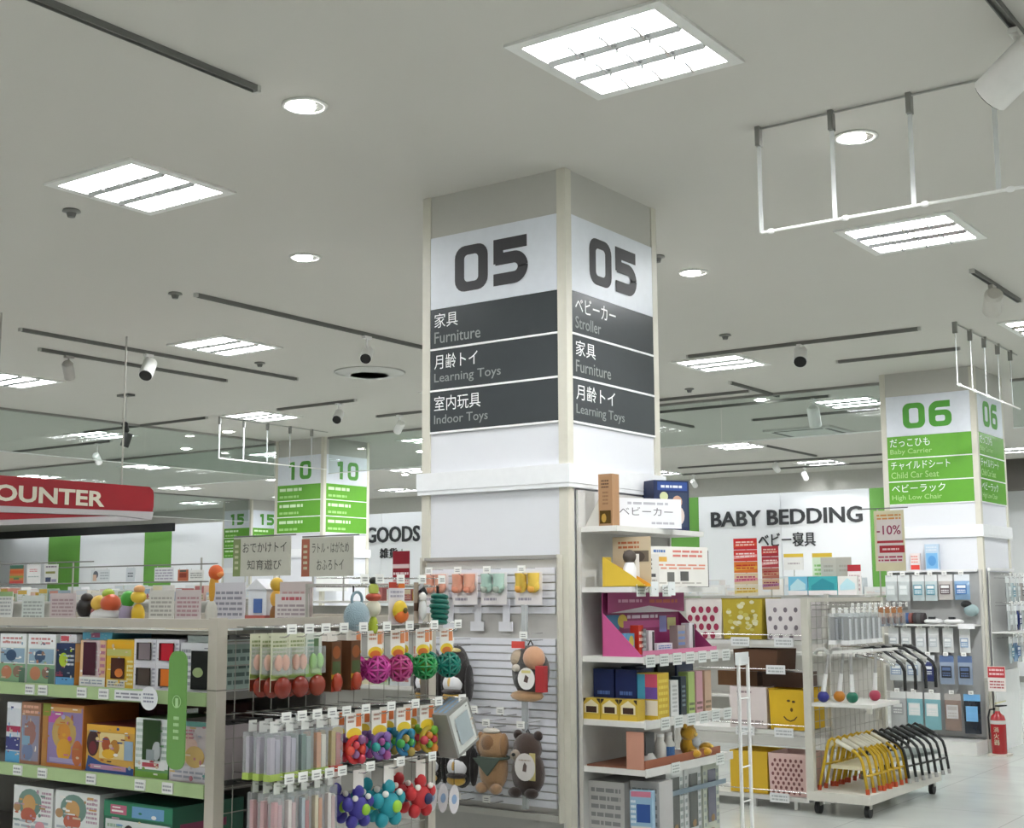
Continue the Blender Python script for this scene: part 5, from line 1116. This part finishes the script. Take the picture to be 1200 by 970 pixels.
for k in range(4): o((-3.66+.02*k, 9.75+.17*k, 1.12), 0, group='black folding frames on the rolling rack'); MB().cyl((CX0+.03, 9.75+.17*k, 1.155), (-3.62+.02*k, 9.75+.17*k, 1.155), .006, CHROME, 6).build('frame_hook', ct)
# sale card on a pole above the rack
o = thing('sale_card', 'cream sale card with crimson 10 percent off print on a pole over the rolling rack', 'sign', (-3.93, 10.62, 1.52))
MB().cyl((.005, .0, -.0), (.005, 0, .72), .006, STEEL, 6).build('pole', o); MB().cyl((-.16, -.006, .72), (.26, -.006, .72), .005, M('6a6a68', .4), 6).build('arm', o)
mb = MB().box(-.02, -.022, .21, .23, -.018, .70, M('d6cfae', .4)); mb.build('card', o)
mb = on_face(MB(), (-.02, -.022, .21), (.25, 0, 0), (0, 0, .49), (0, -1, 0), [('r', .08, .14, .92, .88, 'd9cfcc'), ('l', .1, .84, .9, .95, 2, 'd08a4a'), ('t', .08, .60, .075, '-10%', '8c1f4c', .20), ('r', .08, .46, .95, .5, 'b0303c'), ('r', .15, .30, .98, .42, 'a8202c'), ('l', .25, .33, .8, .39, 1, 'e8c8c8'), ('l', .1, .15, .9, .26, 2, 'a83a5a')]); mb.build('print', o)
# ------------------------------------------------------------ hook display on the 06 column
D6 = thing('hook_panel', 'grey hook display panel on the front of the 06 column', 'display panel', (-4.455, 13.55, 0))
MB().box(-.47, .02, .14, .47, .04, 1.76, M('a6a7a6', .5)).build('panel', D6)
for a in (-1, 1): MB().box(a*.47-.012, 0, 0, a*.47+.012, .045, 1.78, M('c4c2bb', .45)).build('side_post', D6)
MB().box(-.45, -.03, 1.765, .45, .04, 1.785, M('e4e4e4', .4)).build('top_shelf', D6)
MB().box(-.46, -.36, .0, .46, .018, .125, M('e6e6e2', .35)).build('plinth', D6)
MB().box(-.45, -.22, 1.225, .45, .018, 1.24, M('d4d4d2', .4)).build('shelf', D6)
MB().box(.30, -.235, 1.20, .46, -.222, 1.25, M('e6e6e8', .4)).build('price_card', D6)
def row6(z, xs, protos, L=.16, g=None, n=1):
    for k, x in enumerate(xs):
        p = protos[k % len(protos)]
        if p is None: continue
        peg_hook(D6, x+4.455, .02, z, L, 'y')
        for j in range(n): p((x, 13.56-L+.03+.05*j, z-.006), 0, group=g)
P6 = dict(
 a=pk_pouch('hanging_pouch', 'clear grey pouch on the top hook row of the 06 column', 'pouch', 'b9bfbf', 'dadede', .12, .26, mark='c4cccc'),
 b=pk_pouch('hanging_pouch', 'teal printed pouch on the top hook row of the 06 column', 'pouch', 'b5c2c4', 'e0e2e2', .12, .26, mark='5f93a4'),
 c=pk_pouch('shoe_pouch', 'pack of small dark shoes on the top hook row of the 06 column', 'pouch', 'b8b2ae', 'dcdcdc', .14, .25, mark='5a4c50'),
 d=pk_pouch('shoe_pouch', 'sky blue padded pack on the top hook row of the 06 column', 'pouch', '7f9fc0', 'dfe3e8', .15, .25, mark='3f6fa8', d=.03),
 e=pk_pouch('bottle_pouch', 'narrow white pouch on the middle hook row under the shelf', 'pouch', 'd6d8d8', 'e4e6e6', .105, .24, mark='b9c0c4'),
 f=pk_pouch('bottle_pouch', 'narrow white pouch with a blue corner on the middle hook row', 'pouch', 'd8dadc', 'e4e6e6', .105, .24, mark='8aa4c4'),
 g=pk_pouch('cushion_pouch', 'navy and white pouch on the fourth hook row', 'pouch', '2c3566', 'd8dce0', .12, .26, mark='1f2a5c'),
 h=pk_pouch('cushion_pouch', 'grey blue pouch with a dark figure on the fourth hook row', 'pouch', '8d9bb0', '5a6f98', .14, .28, mark='2a2e36'),
 i=pk_pouch('cushion_pouch', 'pale clear pouch with a small picture on the fourth hook row', 'pouch', 'c2c7c8', 'dadede', .15, .26, mark='8a9ab0'),
 j=pk_pouch('mat_pouch', 'white and teal pouch on the lowest hook row', 'pouch', '7fb0b8', 'e6e6e4', .16, .36, .55, mark='d8e0de'),
 k=pk_pouch('mat_pouch', 'taupe pouch with a white band on the lowest hook row', 'pouch', '8d7a70', 'b4aeaa', .16, .36, .6, mark='c8c6c6'),
 l=pk_pouch('mat_pouch', 'light blue and black pouch on the lowest hook row', 'pouch', '141c2a', '74b0e0', .16, .38, .62, mark='7ab4e4'),
 m=pk_pouch('mat_pouch', 'pale grey pouch on the lowest hook row', 'pouch', 'b4b6b6', 'd8dad8', .16, .36, .55, mark='9a9c9c'))
X6 = (-4.85, -4.72, -4.57, -4.44, -4.295, -4.13)
row6(1.72, X6, [P6['a'], P6['a'], P6['b'], P6['b'], P6['c'], P6['d']], g='pouches on the top row of the 06 column')
row6(1.19, X6, [P6['e']]*5+[P6['f']], g='narrow pouches on the middle row of the 06 column')
row6(.92, (-4.83, -4.66, -4.50, -4.32, -4.14), [P6['i'], P6['i'], P6['g'], P6['h'], P6['h']], g='pouches on the fourth row of the 06 column')
row6(.55, (-4.83, -4.66, -4.48, -4.28, -4.09), [P6['m'], P6['j'], P6['j'], P6['k'], P6['l']], g='large pouches on the lowest row of the 06 column')
# goods on the display shelf and top
for k, (x, c, l) in enumerate([(-4.80, 'b8743a', 'orange rolled cloth on the shelf of the 06 display'), (-4.68, '7a4a44', 'maroon rolled cloth on the shelf of the 06 display'), (-4.56, '3a3436', 'black rolled cloth on the shelf of the 06 display')]):
    o = thing('rolled_cloth', l, 'cloth', (x, 13.40, 1.2405)); MB().cyl((-.055, 0, .06), (.055, 0, .06), .055, M(c, .8), 14).build('roll', o); MB().cyl((-.02, 0, .06), (.02, 0, .06), .0562, M('35507a' if k < 2 else '4a4a4a', .8), 14, cap=False).build('band', o)
o = thing('hat', 'black and grey blue baby hat hanging on the 06 display', 'hat', (-4.06, 13.46, 1.38)); MB().ball((0, 0, .0), (.075, .06, .06), M('8fa3a4', .8), 14, 8).build('crown', o); MB().ball((-.045, -.01, .06), (.055, .045, .035), BLACK, 12, 8).build('brim', o)
for x, l in ((-4.42, 'white folded pad with a black tab on the 06 display shelf'), (-4.22, 'white folded sheet with a small black tab on the 06 display shelf')):
    o = thing('folded_pad', l, 'cloth', (x, 13.40, 1.2405)); mb = MB(); mb.ball((0, 0, .03), (.10, .09, .03), M('e2e2e2', .6), 14, 8); mb.build('pad', o); MB().box(-.03, -.07, .055, .03, -.03, .075, M('2a2c30', .5)).build('tab', o)
carton('small_pack', 'small white and red pack standing on top of the 06 display', None, (-4.63, 13.54, 1.7855), (.10, .04, .17), 0, body='e6dcda', front=[('r', .05, .02, .95, .3, 'd8443a'), ('l', .1, .4, .8, .9, 3, 'e09a90')])
carton('small_pack', 'light blue pack standing on top of the 06 display', None, (-4.455, 13.54, 1.7855), (.14, .04, .26), 0, body='b8cde0', front=[('r', .08, .05, .92, .65, '7ab4e0'), ('e', .5, .35, .3, .2, '5a9ad4'), ('l', .1, .72, .9, .93, 2, 'd4dce6')])
# right face of the 06 column
D7 = thing('hook_panel', 'pale hook panel on the aisle side of the 06 column above the extinguisher', 'display panel', (-3.945, 14.1, 0))
MB().box(0, -.42, .78, .012, .42, 1.76, M('b4b4b2', .5)).build('panel', D7); MB().box(-.002, -.43, .0, .022, .43, .775, M('e2e4e2', .4)).build('lower_board', D7)
MB().box(.012, -.43, 1.15, .24, .43, 1.165, M('dcdcda', .4)).build('shelf', D7); MB().box(0, -.43, 1.77, .03, .43, 1.80, M('e4e4e4', .4)).build('top_rail', D7)
for z, pr in ((1.70, ('a', 'b', 'a', 'c')), (1.42, ('a', 'a', 'g', 'a')), (1.10, ('b', 'd', 'a', 'e'))):
    for k, q in enumerate(pr):
        y = 13.84+.17*k; peg_hook(D7, .012, y-14.1, z, .16); P6[q]((-3.945+.14, y, z-.006), R(90), group='pouches on the aisle side of the 06 column', label={'a': 'clear grey pouch on the aisle side of the 06 column', 'b': 'teal printed pouch on the aisle side of the 06 column', 'c': 'pack of small dark shoes on the aisle side of the 06 column', 'd': 'sky blue padded pack on the aisle side of the 06 column', 'e': 'narrow white pouch on the aisle side of the 06 column', 'g': 'navy pouch on the aisle side of the 06 column'}[q])
o = thing('notice_plate', 'small red and white notice plate projecting above the fire extinguisher', 'sign', (-3.93, 13.44, .60)); mb = MB().box(.0, 0, 0, .17, .006, .24, M('e4dcd8', .4)); on_face(mb, (0, 0, 0), (.17, 0, 0), (0, 0, .24), (0, -1, 0), [('r', .02, .55, .98, .98, 'b83038'), ('l', .1, .62, .9, .94, 2, 'e8c8c8'), ('l', .1, .1, .9, .45, 3, 'b05a60')]); mb.build('plate', o); MB().box(-.04, .006, .10, .02, .10, .13, STEEL).build('bracket', o)
fe = thing('fire_extinguisher', 'red fire extinguisher with white band on a low stand beside the 06 column', 'fire extinguisher', (-3.83, 13.36, 0))
MB().box(-.09, -.09, 0, .10, .09, .02, M('d8d0c4', .5)).build('stand', fe)
MB().lathe([(0, .021), (.068, .021), (.072, .03), (.072, .33), (.06, .375), (.03, .40), (.022, .42)], (0, 0, 0), M('a8141c', .25, coat=.4), 20).build('cylinder', fe)
MB().cyl((0, 0, .30), (0, 0, .335), .0727, M('d8d4d0', .4), 20, cap=False).build('band', fe)
MB().cyl((0, 0, .42), (0, 0, .46), .02, M('b8b4a8', .3, .6), 12).build('valve', fe)
MB().prism([(-.02, -.01, .455), (.09, -.01, .47), (.09, -.01, .482), (-.02, -.01, .475)], (0, .02, 0), BLACK).build('lever', fe); MB().prism([(-.02, -.01, .482), (.085, -.01, .515), (.085, -.01, .525), (-.02, -.01, .498)], (0, .02, 0), M('c9c49a', .4)).build('carry_handle', fe)
MB().tube([(-.02, 0, .44), (-.07, -.01, .43), (-.085, -.02, .36), (-.08, -.02, .15)], .009, BLACK, 8).build('hose', fe)
mb = MB(); mb.text('消', (-.026, -.0735, .225), (1, 0, 0), (0, 0, 1), .05, 'd8d0b8', .02); mb.text('火', (-.026, -.0735, .165), (1, 0, 0), (0, 0, 1), .05, 'd8d0b8', .02); mb.text('器', (-.026, -.0735, .105), (1, 0, 0), (0, 0, 1), .05, 'd8d0b8', .02); mb.build('lettering', fe)
# ------------------------------------------------------------ further rows
def far_row(name, label, x0, x1, y0, y1, h, tiers=(.5, .95), n=0, rz=0, group=None, seed=1, cols=None, lab='small boxed goods', top=True):
    o = thing(name, label, 'shelf', (0, 0, 0))
    MB().box(x0, (y0+y1)/2-.015, .08, x1, (y0+y1)/2+.015, h, M('c6c4be', .5)).build('back_panel', o)
    MB().box(x0, y0, 0, x1, y1, .1, M('b8b6b0', .5)).build('base', o)
    for x in (x0, x1-.04): MB().box(x, (y0+y1)/2-.03, 0, x+.04, (y0+y1)/2+.03, h+.02, M('c4c0b4', .5)).build('post', o)
    for z in tiers: MB().box(x0+.041, y0, z-.025, x1-.041, (y0+y1)/2-.016, z, M('d2d0ca', .5)).build('shelf', o)
    if top: MB().box(x0, y0+.1, h+.0205, x1, y1-.1, h+.035, M('cfcdc8', .5)).build('top_deck', o)
    return o
def goods_line(y, z, x0, x1, labels, group, seed, hmin=.08, hmax=.16, wmin=.08, wmax=.2, d=.12, cols=None):
    g = random.Random(seed); x = x0; k = 0
    while x < x1:
        w = g.uniform(wmin, wmax); h = g.uniform(hmin, hmax); c = g.choice(cols)
        a = [('r', .05, g.uniform(.5, .7), .95, .95, g.choice(cols)), ('l', .1, .1, .9, .45, 2, g.choice(cols)), ('e', g.uniform(.3, .7), .4, .18, .2, g.choice(cols))]
        carton('goods_box', labels, group, (x+w/2, y, z), (w, d, h), 0, body=c, front=a)
        x += w+g.uniform(.005, .05); k += 1
PAL = ['d8d4cc', 'c9ccd0', 'd0b0a4', 'b8c4b0', 'd9cfae', '9fb4c4', 'c88a7a', 'e2e0dc', 'd6d8da', 'c4a24a', '8a9a6a', 'b06a6a']
PALE = ['e2e2e0', 'd8dcde', 'd4d0cc', 'e0dcd4', 'cfd6da', 'd8c4c0', 'c4d0cc']
g2 = far_row('goods_shelf', 'second toy shelf row behind the near gondola with poster rails on top', -11.4, -5.35, 6.9, 7.6, 1.48)
# poster rails on uprights
for (xa, xb, z) in ((-10.9, -9.31, 1.845), (-9.8, -7.8, 1.80), (-10.9, -7.9, 1.665)):
    MB().cyl((xa, 7.0, z), (xb, 7.0, z), .006, M('7a7a76', .4), 6).build('poster_rail', g2)
for x in (-10.85, -9.6, -8.0): MB().cyl((x, 7.015, 1.516), (x, 7.015, 1.85), .008, STEEL, 6).build('rail_post', g2)
def poster(xa, xb, za, zb, label, col, sh, y=6.99):
    card('poster_card', label, None, ((xa+xb)/2, y, za), xb-xa, zb-za, 0, col, sh, cat='poster', hang=.012)
poster(-10.46, -10.26, 1.672, 1.83, 'green and orange striped poster card on the rear rail', 'c87a4a', [('r', 0, .8, 1, 1, '3f6a58'), ('r', 0, .55, 1, .72, 'c8562a'), ('r', 0, .3, 1, .42, '8a9a4a'), ('r', .3, .2, .7, .32, '5a7a5a'), ('r', 0, 0, 1, .15, 'c04a4a')])
poster(-10.21, -10.02, 1.672, 1.83, 'white poster card with pink lines beside the striped poster', 'e6e4e2', [('l', .2, .6, .8, .8, 2, 'd0888c'), ('l', .1, .3, .9, .42, 1, 'a8b4b0')])
poster(-9.96, -9.77, 1.672, 1.83, 'white poster card with olive and navy blocks on the rear rail', 'dcdcd8', [('l', .1, .8, .9, .95, 1, '7a6a80'), ('r', .1, .5, .8, .62, '8a8a4a'), ('r', .1, .05, .5, .3, '3a4460'), ('r', .55, .05, .9, .2, '9a94b0')])
poster(-9.32, -9.08, 1.672, 1.775, 'pale poster card with a small figure left of the green wall stripe', 'd6dadc', [('e', .25, .6, .14, .3, '5a6068'), ('r', .1, .1, .3, .6, 'd0b09a'), ('l', .5, .2, .95, .85, 3, 'a8b0b4')])
poster(-8.87, -8.76, 1.672, 1.785, 'narrow pale grey poster card on the long rear rail', 'cfd4d8', [('l', .2, .3, .8, .7, 2, '6a747c')])
poster(-8.52, -8.29, 1.672, 1.78, 'white poster card with mauve and grey lines on the long rear rail', 'dcdce0', [('l', .05, .1, .95, .9, 4, 'a8a4b4')])
poster(-8.24, -8.12, 1.672, 1.76, 'small brick red framed poster card on the long rear rail', 'b8684a', [('r', .15, .3, .85, .7, '8a3a2a'), ('r', .2, .8, .8, .95, '4a5a54')])
poster(-8.11, -7.94, 1.672, 1.755, 'small white lined poster card at the end of the long rear rail', 'e2e2de', [('l', .1, .2, .9, .8, 3, 'a8a8a4')])
def cat_sign(xa, xb, za, zb, label, stripe, t1, t2):
    o = thing('category_sign', label, 'sign', ((xa+xb)/2, 7.0, za)); w = xb-xa; h = zb-za
    MB().box(-w/2, -.004, 0, w/2, .004, h, M('bcbbae', .4)).build('board', o)
    MB().box(-w/2-.003, -.007, 0.0, -w/2+.075, -.0045, h-.01, M(stripe, .4)).build('stripe', o)
    mb = MB(); mb.text(t1, (-w/2+.10, -.0055, h*.60), (1, 0, 0), (0, 0, 1), .075, M('3c3c38', .5), .01, width=w-.14); mb.text(t2, (-w/2+.15, -.0055, h*.16), (1, 0, 0), (0, 0, 1), .075, M('3c3c38', .5), .01, width=w-.24); mb.build('lettering', o)
    mb = on_face(MB(), (-w/2-.003, -.007, 0), (.078, 0, 0), (0, 0, h), (0, -1, 0), [('l', .25, .15, .75, .85, 5, 'c4c4a4')]); mb.build('stripe_print', o)
    for a in (-1, 1): MB().cyl((a*w*.3, .008, -(za-1.516)), (a*w*.3, .008, h), .006, STEEL, 6).build('post', o)
    MB().cyl((-w/2, 0, h+.008), (w/2+.05, 0, h+.008), .006, M('6a6a66', .4), 6).build('top_rod', o)
cat_sign(-7.62, -7.02, 1.70, 1.99, 'beige category sign with an olive stripe and two Japanese lines', '7d8c5c', 'おでかけトイ', '知育遊び')
cat_sign(-6.90, -6.40, 1.69, 1.97, 'beige category sign with a terracotta stripe and two Japanese lines', 'a5604c', 'ラトル・はがため', 'おふろトイ')
o = thing('sale_card', 'crimson and white sale card on a thin pole before the GOODS wall', 'sign', (-6.0, 7.05, 1.62)); MB().cyl((0, .004, -.104), (0, .004, .25), .004, STEEL, 6).build('pole', o)
mb = MB().box(-.075, -.004, 0, .075, 0, .235, M('8f1226', .4)); on_face(mb, (-.075, -.004, 0), (.15, 0, 0), (0, 0, .235), (0, -1, 0), [('r', 0, .5, 1, .62, 'dcc4c4'), ('l', .05, .28, .95, .42, 1, 'e8d4d4'), ('r', 0, .0, 1, .2, 'd8c8c4'), ('l', .05, .02, .95, .18, 2, 'b05060')]); mb.build('card', o)
o = thing('flower_sign', 'white card with a yellow green flower mark on the foot of the 10 column', 'sign', (-13.2, 13.98, 1.62)); MB().box(-.3, 0, 0, .3, .03, .62, M('eceeea', .4)).build('card', o); mb = MB()
for k in range(8): on_face(mb, (-.3, 0, 0), (.6, 0, 0), (0, 0, .62), (0, -1, 0), [('e', .5+.1*math.cos(k*.785), .55+.12*math.sin(k*.785), .07, .08, 'd8d45a')])
on_face(mb, (-.3, -.001, 0), (.6, 0, 0), (0, 0, .62), (0, -1, 0), [('e', .5, .55, .07, .08, 'a8a82e')]); mb.build('print', o)
goods_line(7.02, 1.5155, -11.2, -7.8, 'small colourful boxed toy standing on the second shelf row', 'boxed toys on the second shelf row', 3, .06, .13, .07, .16, cols=PAL)
goods_line(7.12, 1.5155, -6.35, -5.4, 'small pale boxed toy standing by the category signs', 'boxed toys by the category signs', 5, .06, .14, .07, .14, cols=PAL)
# stock on the lower shelves of the second row
goods_line(6.95, .95, -9.5, -5.5, 'boxed toy on the upper tier of the second shelf row', 'boxed toys on the tiers of the second row', 9, .15, .3, .12, .25, cols=PAL)
# rows between the bins and the back wall
g3 = far_row('goods_shelf', 'bedding shelf row between the bin rack and the back wall', -9.2, -4.98, 12.95, 13.9-.2, 1.50)
goods_line(13.02, 1.5355, -9.0, -5.85, 'pale packaged bedding item on the row before the BABY BEDDING wall', 'packages before the bedding wall', 11, .08, .2, .15, .35, cols=PALE)
for xa, xb, c, l in ((-5.79, -5.58, '6fb8d4', 'sky blue diaper style pack on the bedding row'), (-5.57, -5.26, '3fa8ae', 'teal pack with a white foot on the bedding row'), (-5.25, -5.05, 'dfe0dc', 'white pack beside the teal pack on the bedding row')):
    carton('soft_pack', l, None, ((xa+xb)/2, 13.0, 1.5355), (xb-xa, .14, .19), 0, body=c, front=[('p', [(.1, .5), (.5, .9), (.9, .6), (.9, .3), (.1, .25)], '2f8f9c' if c == '3fa8ae' else 'b8dce4'), ('r', 0, 0, 1, .25, 'e6e0e0')])
def pole_card(x, y, z0, z1, w, label, col, sh, base=1.5355):
    o = thing('sale_card', label, 'sign', (x, y, z0)); MB().cyl((0, .004, base-z0), (0, .004, z1-z0), .005, STEEL, 6).build('pole', o)
    mb = MB().box(-w/2, -.004, 0, w/2, 0, z1-z0, M(col, .4)); mb.build('card', o); on_face(MB(), (-w/2, -.004, 0), (w, 0, 0), (0, 0, z1-z0), (0, -1, 0), sh).build('print', o)
pole_card(-5.81, 13.2, 1.80, 1.97, .22, 'white card with a yellow top bar before the BABY BEDDING wall', 'e0e0dc', [('r', 0, .78, 1, 1, 'd8b83a'), ('l', .2, .3, .8, .5, 1, 'b0a8a8')])
pole_card(-5.50, 13.22, 1.62, 1.97, .22, 'pale green card with a yellow top bar behind the grey card', 'd2e4c8', [('r', 0, .88, 1, 1, 'd8b83a'), ('l', .1, .2, .9, .7, 4, '8fc87a')])
pole_card(-5.31, 13.12, 1.70, 1.92, .33, 'plain warm grey folded card on the bedding row', 'a9a69c', [('r', .0, .0, .5, 1, 'b2afa5'), ('l', .1, .3, .4, .7, 2, '98958c'), ('l', .6, .3, .9, .7, 2, '98958c')])
pole_card(-5.09, 13.05, 1.54, 1.84, .14, 'narrow white card with a crimson head on the bedding row', 'e2dcda', [('r', 0, .78, 1, 1, 'a82a34'), ('l', .1, .1, .9, .7, 4, 'b8a0a4')])
g4 = far_row('goods_shelf', 'low far shelf row along the BABY BEDDING wall', -15.5, -6.8, 19.6, 20.3, 1.50)
goods_line(19.7, 1.5355, -15.2, -7.0, 'far pale bedding package under the BABY BEDDING sign', 'far packages along the bedding wall', 13, .1, .3, .25, .5, d=.2, cols=PALE)
g5 = far_row('goods_shelf', 'far shelf row below the white and green back wall', -27., -16.2, 17.2, 17.9, 1.50)
goods_line(17.3, 1.5355, -26.5, -16.5, 'far pale package on the row below the green wall stripes', 'far packages below the green stripes', 17, .1, .25, .25, .5, d=.2, cols=PALE)
g6 = far_row('goods_shelf', 'far shelf row behind the red counter sign', -21.5, -11.9, 10.9, 11.6, 1.50)
goods_line(11.0, 1.5355, -21.0, -12.2, 'far small pale package on the row behind the counter sign', 'far packages behind the counter sign', 19, .08, .16, .15, .3, d=.15, cols=PALE)
